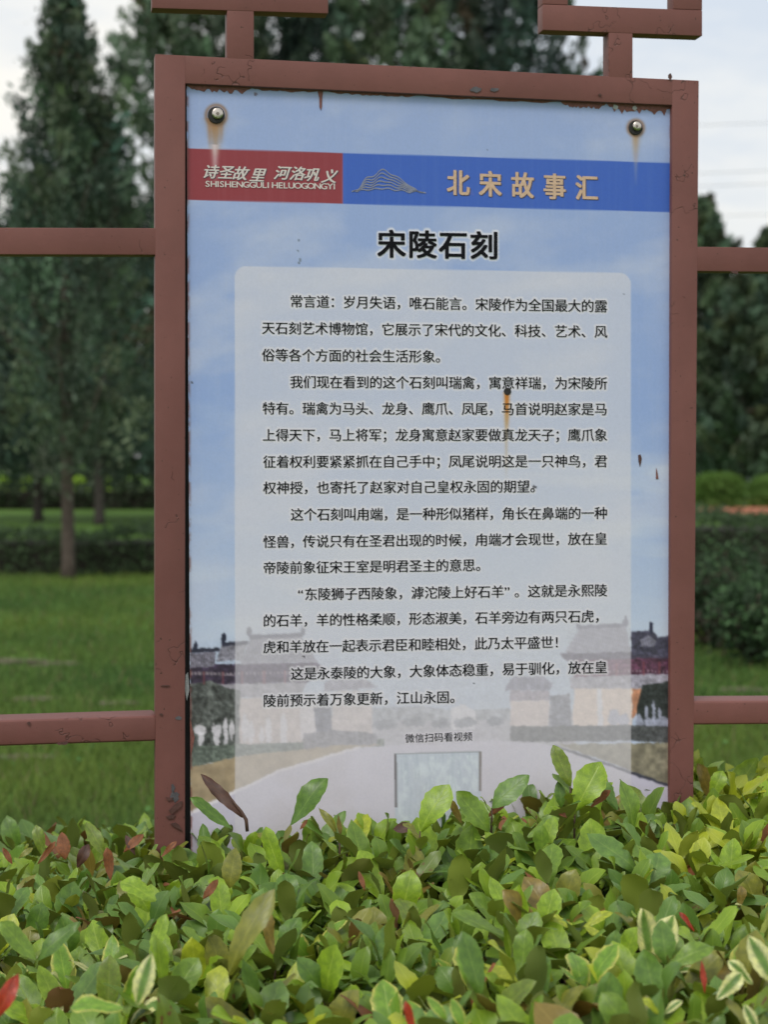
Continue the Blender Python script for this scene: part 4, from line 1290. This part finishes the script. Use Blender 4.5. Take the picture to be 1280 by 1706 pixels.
# twigs and dark interior
M_TWIG = flat('red_brown_twig', (.085, .045, .032), .7, 0, 60, .3)
V = []; Fc = []; k = 0
for a, b in twigs:
    a = a - np.array([0, 0, .10]); 
    t_ = (b - a) / np.linalg.norm(b - a); s1 = np.cross(t_, [1, 0, 0]); s1 /= np.linalg.norm(s1); s2 = np.cross(t_, s1)
    for p_, r_ in ((a, .0026), (b, .0014)):
        for q in range(4):
            an = q * math.pi / 2
            V.append(p_ + (s1 * math.cos(an) + s2 * math.sin(an)) * r_ - HLOC)
    for q in range(4): Fc.append((k + q, k + (q + 1) % 4, k + 4 + (q + 1) % 4, k + 4 + q))
    k += 8
me = mesh_np('twigs', np.array(V), np.array(Fc), True); me.materials.append(M_TWIG)
o = link('twigs', me, hedge_root); o['kind'] = 'stuff'
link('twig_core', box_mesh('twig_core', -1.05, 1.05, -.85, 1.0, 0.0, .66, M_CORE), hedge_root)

# leaves that stand out in the photograph: base pixel, tip pixel, depth, material, shape, facing
def hero(bx, by, tx, ty, y, mt, wf=1.0, sh=0, tilt=(0, -1, .45), label=None, dy=0.0, stem=False):
    b_ = Q(np.array(float(bx)), np.array(float(by)), y); t_ = Q(np.array(float(tx)), np.array(float(ty)), y + dy)
    ax = t_ - b_; L = float(np.linalg.norm(ax))
    HERO.append(add_leaf(frame_mat(b_, ax, np.array(tilt, float), L, wf), sh, mt, 'leaf', label))
    if stem:
        s_ = b_ + np.array([rg.uniform(-.01, .01), .0, -.14])
        m_ = tube_mesh('twig', [s_ - HLOC, b_ - HLOC - np.array([0, 0, .02]), b_ - HLOC], [.0022, .0018, .0012], 6, M_TWIG)
        link('twig', m_, hedge_root)
        for q in range(5):
            hgt = -.012 - .017 * q
            an = q * 2.4 + bx; pl = math.radians(rg.uniform(25, 60))
            o_ = np.array([math.cos(an), math.sin(an), 0])
            add_leaf(frame_mat(b_ + np.array([0, 0, hgt]), o_ * math.sin(pl) + np.array([0, 0, math.cos(pl)]), np.array([0, 0, math.sin(pl)]) - o_ * math.cos(pl), rg.uniform(.030, .052)),
                     rg.randrange(NSH), rg.choice([0, 2, 4, 7]))
hero(404, 1362, 338, 1288, 2.86, 12, .45, 1, (.3, -1, .2), 'narrow brown curled leaf on a bare twig in front of the panel')
tw = [Q(np.array(x_), np.array(y_), 2.86) - HLOC for x_, y_ in ((412., 1385.), (410., 1366.), (402., 1352.), (385., 1331.))]
link('twig', tube_mesh('twig', tw, [.0030, .0032, .0026, .0012], 6, M_TWIG), hedge_root)
hero(386, 1381, 318, 1328, 2.84, 1, .60, 2, (-.4, -.6, .8), 'long narrow green leaf pointing left in front of the panel')
hero(484, 1374, 536, 1294, 2.85, 1, .80, 3, (-.5, -1, .3), 'tall upright dark green leaf against the panel')
hero(566, 1398, 570, 1358, 2.83, 5, .6, 1, (.8, -.7, .2), None, stem=True)
hero(566, 1398, 536, 1345, 2.83, 4, .45, 4, (.5, -1, .2))
hero(700, 1385, 742, 1306, 2.80, 2, .95, 5, (-.4, -1, .3), 'bright upright leaf in front of the pale sticker', stem=True)
hero(820, 1346, 877, 1288, 2.84, 7, 1.25, 0, (-.3, -1, .5), 'broad blue-green leaf right of the pale sticker', stem=True)
hero(815, 1385, 762, 1318, 2.82, 0, .95, 6, (.3, -1, .5))
hero(770, 1372, 750, 1332, 2.86, 5, .7, 2, (0, -1, .5))
hero(812, 1362, 848, 1328, 2.86, 8, .55, 4, (0, -1, .2), 'red-brown dried leaf under the broad blue-green leaf')
hero(951, 1310, 926, 1243, 2.85, 6, .85, 7, (.1, -1, .1), 'tall rounded leaf standing highest against the panel', stem=True)
hero(958, 1352, 1000, 1270, 2.82, 2, 1.0, 5, (-.2, -1, .2), 'second tallest bright leaf against the panel', stem=True)
hero(936, 1345, 932, 1302, 2.86, 1, 1.1, 0, (0, -1, .4))
hero(985, 1345, 1018, 1316, 2.84, 8, .7, 2, (0, -.8, .8))
hero(1058, 1390, 1046, 1300, 2.80, 0, .7, 4, (.5, -1, .4))
hero(1030, 1350, 1005, 1300, 2.88, 7, .8, 3, (.3, -1, .5))
hero(880, 1395, 932, 1362, 2.72, 0, 1.1, 2, (0, -.6, .9))
hero(1062, 1452, 990, 1382, 2.66, 7, 1.15, 0, (0, -.7, .9), 'large smooth rounded leaf right of centre in the hedge')
hero(906, 1415, 922, 1362, 2.70, 2, 1.1, 1, (-.2, -1, .4))
hero(1190, 1340, 1165, 1272, 3.25, 5, .75, 2, (.2, -1, .3), 'bronze leaf tip against the lawn right of the board')
hero(1215, 1335, 1262, 1262, 3.3, 2, 1.3, 0, (0, -1, .6))
hero(1262, 1330, 1300, 1258, 3.3, 3, 1.1, 3, (0, -1, .6))
hero(1185, 1330, 1205, 1285, 3.2, 2, 1.0, 3, (0, -1, .6))
# dried leaves, upper left
hero(108, 1432, 102, 1388, 2.70, 8, 1.35, 0, (.1, -1, .3), 'broad rust-brown dried leaf at the left top of the hedge')
hero(128, 1446, 146, 1408, 2.70, 12, .9, 4, (.2, -1, .3), 'dark brown curled leaf beside the rust-brown one')
hero(184, 1466, 178, 1412, 2.66, 8, .75, 2, (.2, -1, .2), 'upright red-brown dried leaf left of the post')
hero(72, 1428, 60, 1376, 2.74, 6, .7, 3, (.2, -1, .3)); hero(176, 1430, 146, 1370, 2.74, 6, .6, 5, (.3, -1, .3))
hero(205, 1420, 236, 1390, 2.72, 8, .6, 5, (.2, -.8, .5)); hero(62, 1440, 92, 1402, 2.70, 8, .5, 2, (.3, -1, .4)); hero(225, 1425, 210, 1392, 2.72, 12, .6, 5, (.2, -1, .3)); hero(20, 1440, 4, 1412, 2.70, 8, .6, 6, (.2, -1, .4)); hero(268, 1428, 292, 1402, 2.70, 8, .5, 3, (0, -1, .4)); hero(30, 1430, 52, 1412, 2.9, 4, .6, 5, (.2, -.8, .5))
hero(338, 1498, 362, 1467, 2.52, 8, .8, 1, (.3, -1, .4), 'small orange-brown dried leaf below the left post')
hero(608, 1484, 600, 1452, 2.52, 8, .6, 1, (.3, -1, .4))
hero(500, 1382, 512, 1366, 2.84, 8, .7, 1, (.3, -1, .4)); hero(880, 1372, 870, 1362, 2.8, 8, .7, 1, (.3, -1, .4))
hero(945, 1362, 930, 1348, 2.78, 8, 1.1, 4, (.3, -1, .4)); hero(700, 1380, 655, 1378, 2.86, 12, .8, 4, (.1, -1, .6))
# red new growth along the bottom
hero(-14, 1706, 27, 1628, 1.93, 9, .62, 4, (.2, -1, .2), 'large red new leaf at the lower left corner')
hero(690, 1725, 676, 1668, 1.93, 9, .60, 2, (.1, -1, .2), 'red new leaf tip at the bottom edge, centre')
hero(1175, 1655, 1174, 1604, 2.05, 9, .42, 1, (.2, -1, .3), 'small red leaf at the lower right between cream-edged leaves')
hero(1158, 1552, 1136, 1520, 2.35, 9, .42, 3, (.2, -1, .3), 'small pinkish red leaf right of centre in the hedge')
hero(1232, 1512, 1240, 1478, 2.45, 5, .9, 3, (.2, -1, .3))
# tall bronze and dark leaves mid left
hero(378, 1625, 440, 1482, 2.10, 4, .52, 5, (-.5, -1, .2), 'tallest olive leaf with a torn spot, left of centre')
hero(382, 1480, 390, 1415, 2.6, 4, 1.3, 0, (0, -1, .4)); hero(455, 1590, 442, 1512, 2.3, 5, .6, 3, (.6, -1, .2))
hero(800, 1660, 780, 1556, 2.08, 1, .85, 7, (.3, -1, .3), 'large dark pointed leaf right of centre in the hedge')
hero(905, 1565, 840, 1482, 2.35, 5, .8, 2, (.1, -1, .5)); hero(1110, 1605, 1105, 1536, 2.16, 7, 1.5, 0, (0, -.8, .7))
hero(1112, 1608, 1185, 1570, 2.12, 0, .9, 3, (0, -.6, .9)); hero(260, 1500, 205, 1462, 2.45, 2, 1.0, 3, (0, -.6, .9))
hero(248, 1520, 215, 1460, 2.5, 2, 1.0, 6, (.2, -1, .4)); hero(60, 1600, 0, 1535, 2.25, 0, .9, 2, (0, -.7, .8))
hero(62, 1600, 122, 1532, 2.25, 1, .9, 0, (0, -.7, .8)); hero(255, 1590, 268, 1525, 2.3, 2, .9, 1, (-.4, -1, .3))
# cream-edged leaves
hero(228, 1675, 250, 1594, 1.98, 10, 1.05, 0, (.1, -1, .4), 'upright cream-edged leaf low on the left')
hero(205, 1680, 118, 1665, 1.97, 11, .8, 3, (0, -.5, .9), 'pale-edged leaf lying left of the upright cream-edged one')
hero(1292, 1640, 1255, 1562, 2.00, 10, 1.2, 0, (.1, -1, .3), 'large cream and green leaf at the lower right edge')
hero(1255, 1640, 1220, 1600, 2.02, 10, .8, 3, (.1, -.8, .5)); hero(1195, 1665, 1237, 1622, 2.0, 10, .9, 3, (.1, -.8, .5))
hero(1262, 1720, 1245, 1675, 1.95, 10, 1.2, 0, (.1, -.9, .5)); hero(960, 1545, 912, 1524, 2.35, 3, .7, 3, (.1, -.6, .8))
hero(970, 1545, 1018, 1515, 2.35, 3, .6, 3, (.1, -.6, .8)); hero(1010, 1568, 978, 1540, 2.33, 3, .7, 1, (.1, -.8, .6))
hero(745, 1700, 715, 1660, 1.96, 11, .9, 0, (.1, -.8, .5)); hero(772, 1712, 755, 1665, 1.95, 11, 1.1, 0, (.1, -1, .4))
hero(1100, 1690, 1075, 1662, 1.97, 3, .8, 3, (.1, -.6, .8)); hero(1105, 1690, 1135, 1665, 1.97, 10, .7, 3, (.1, -.6, .8))
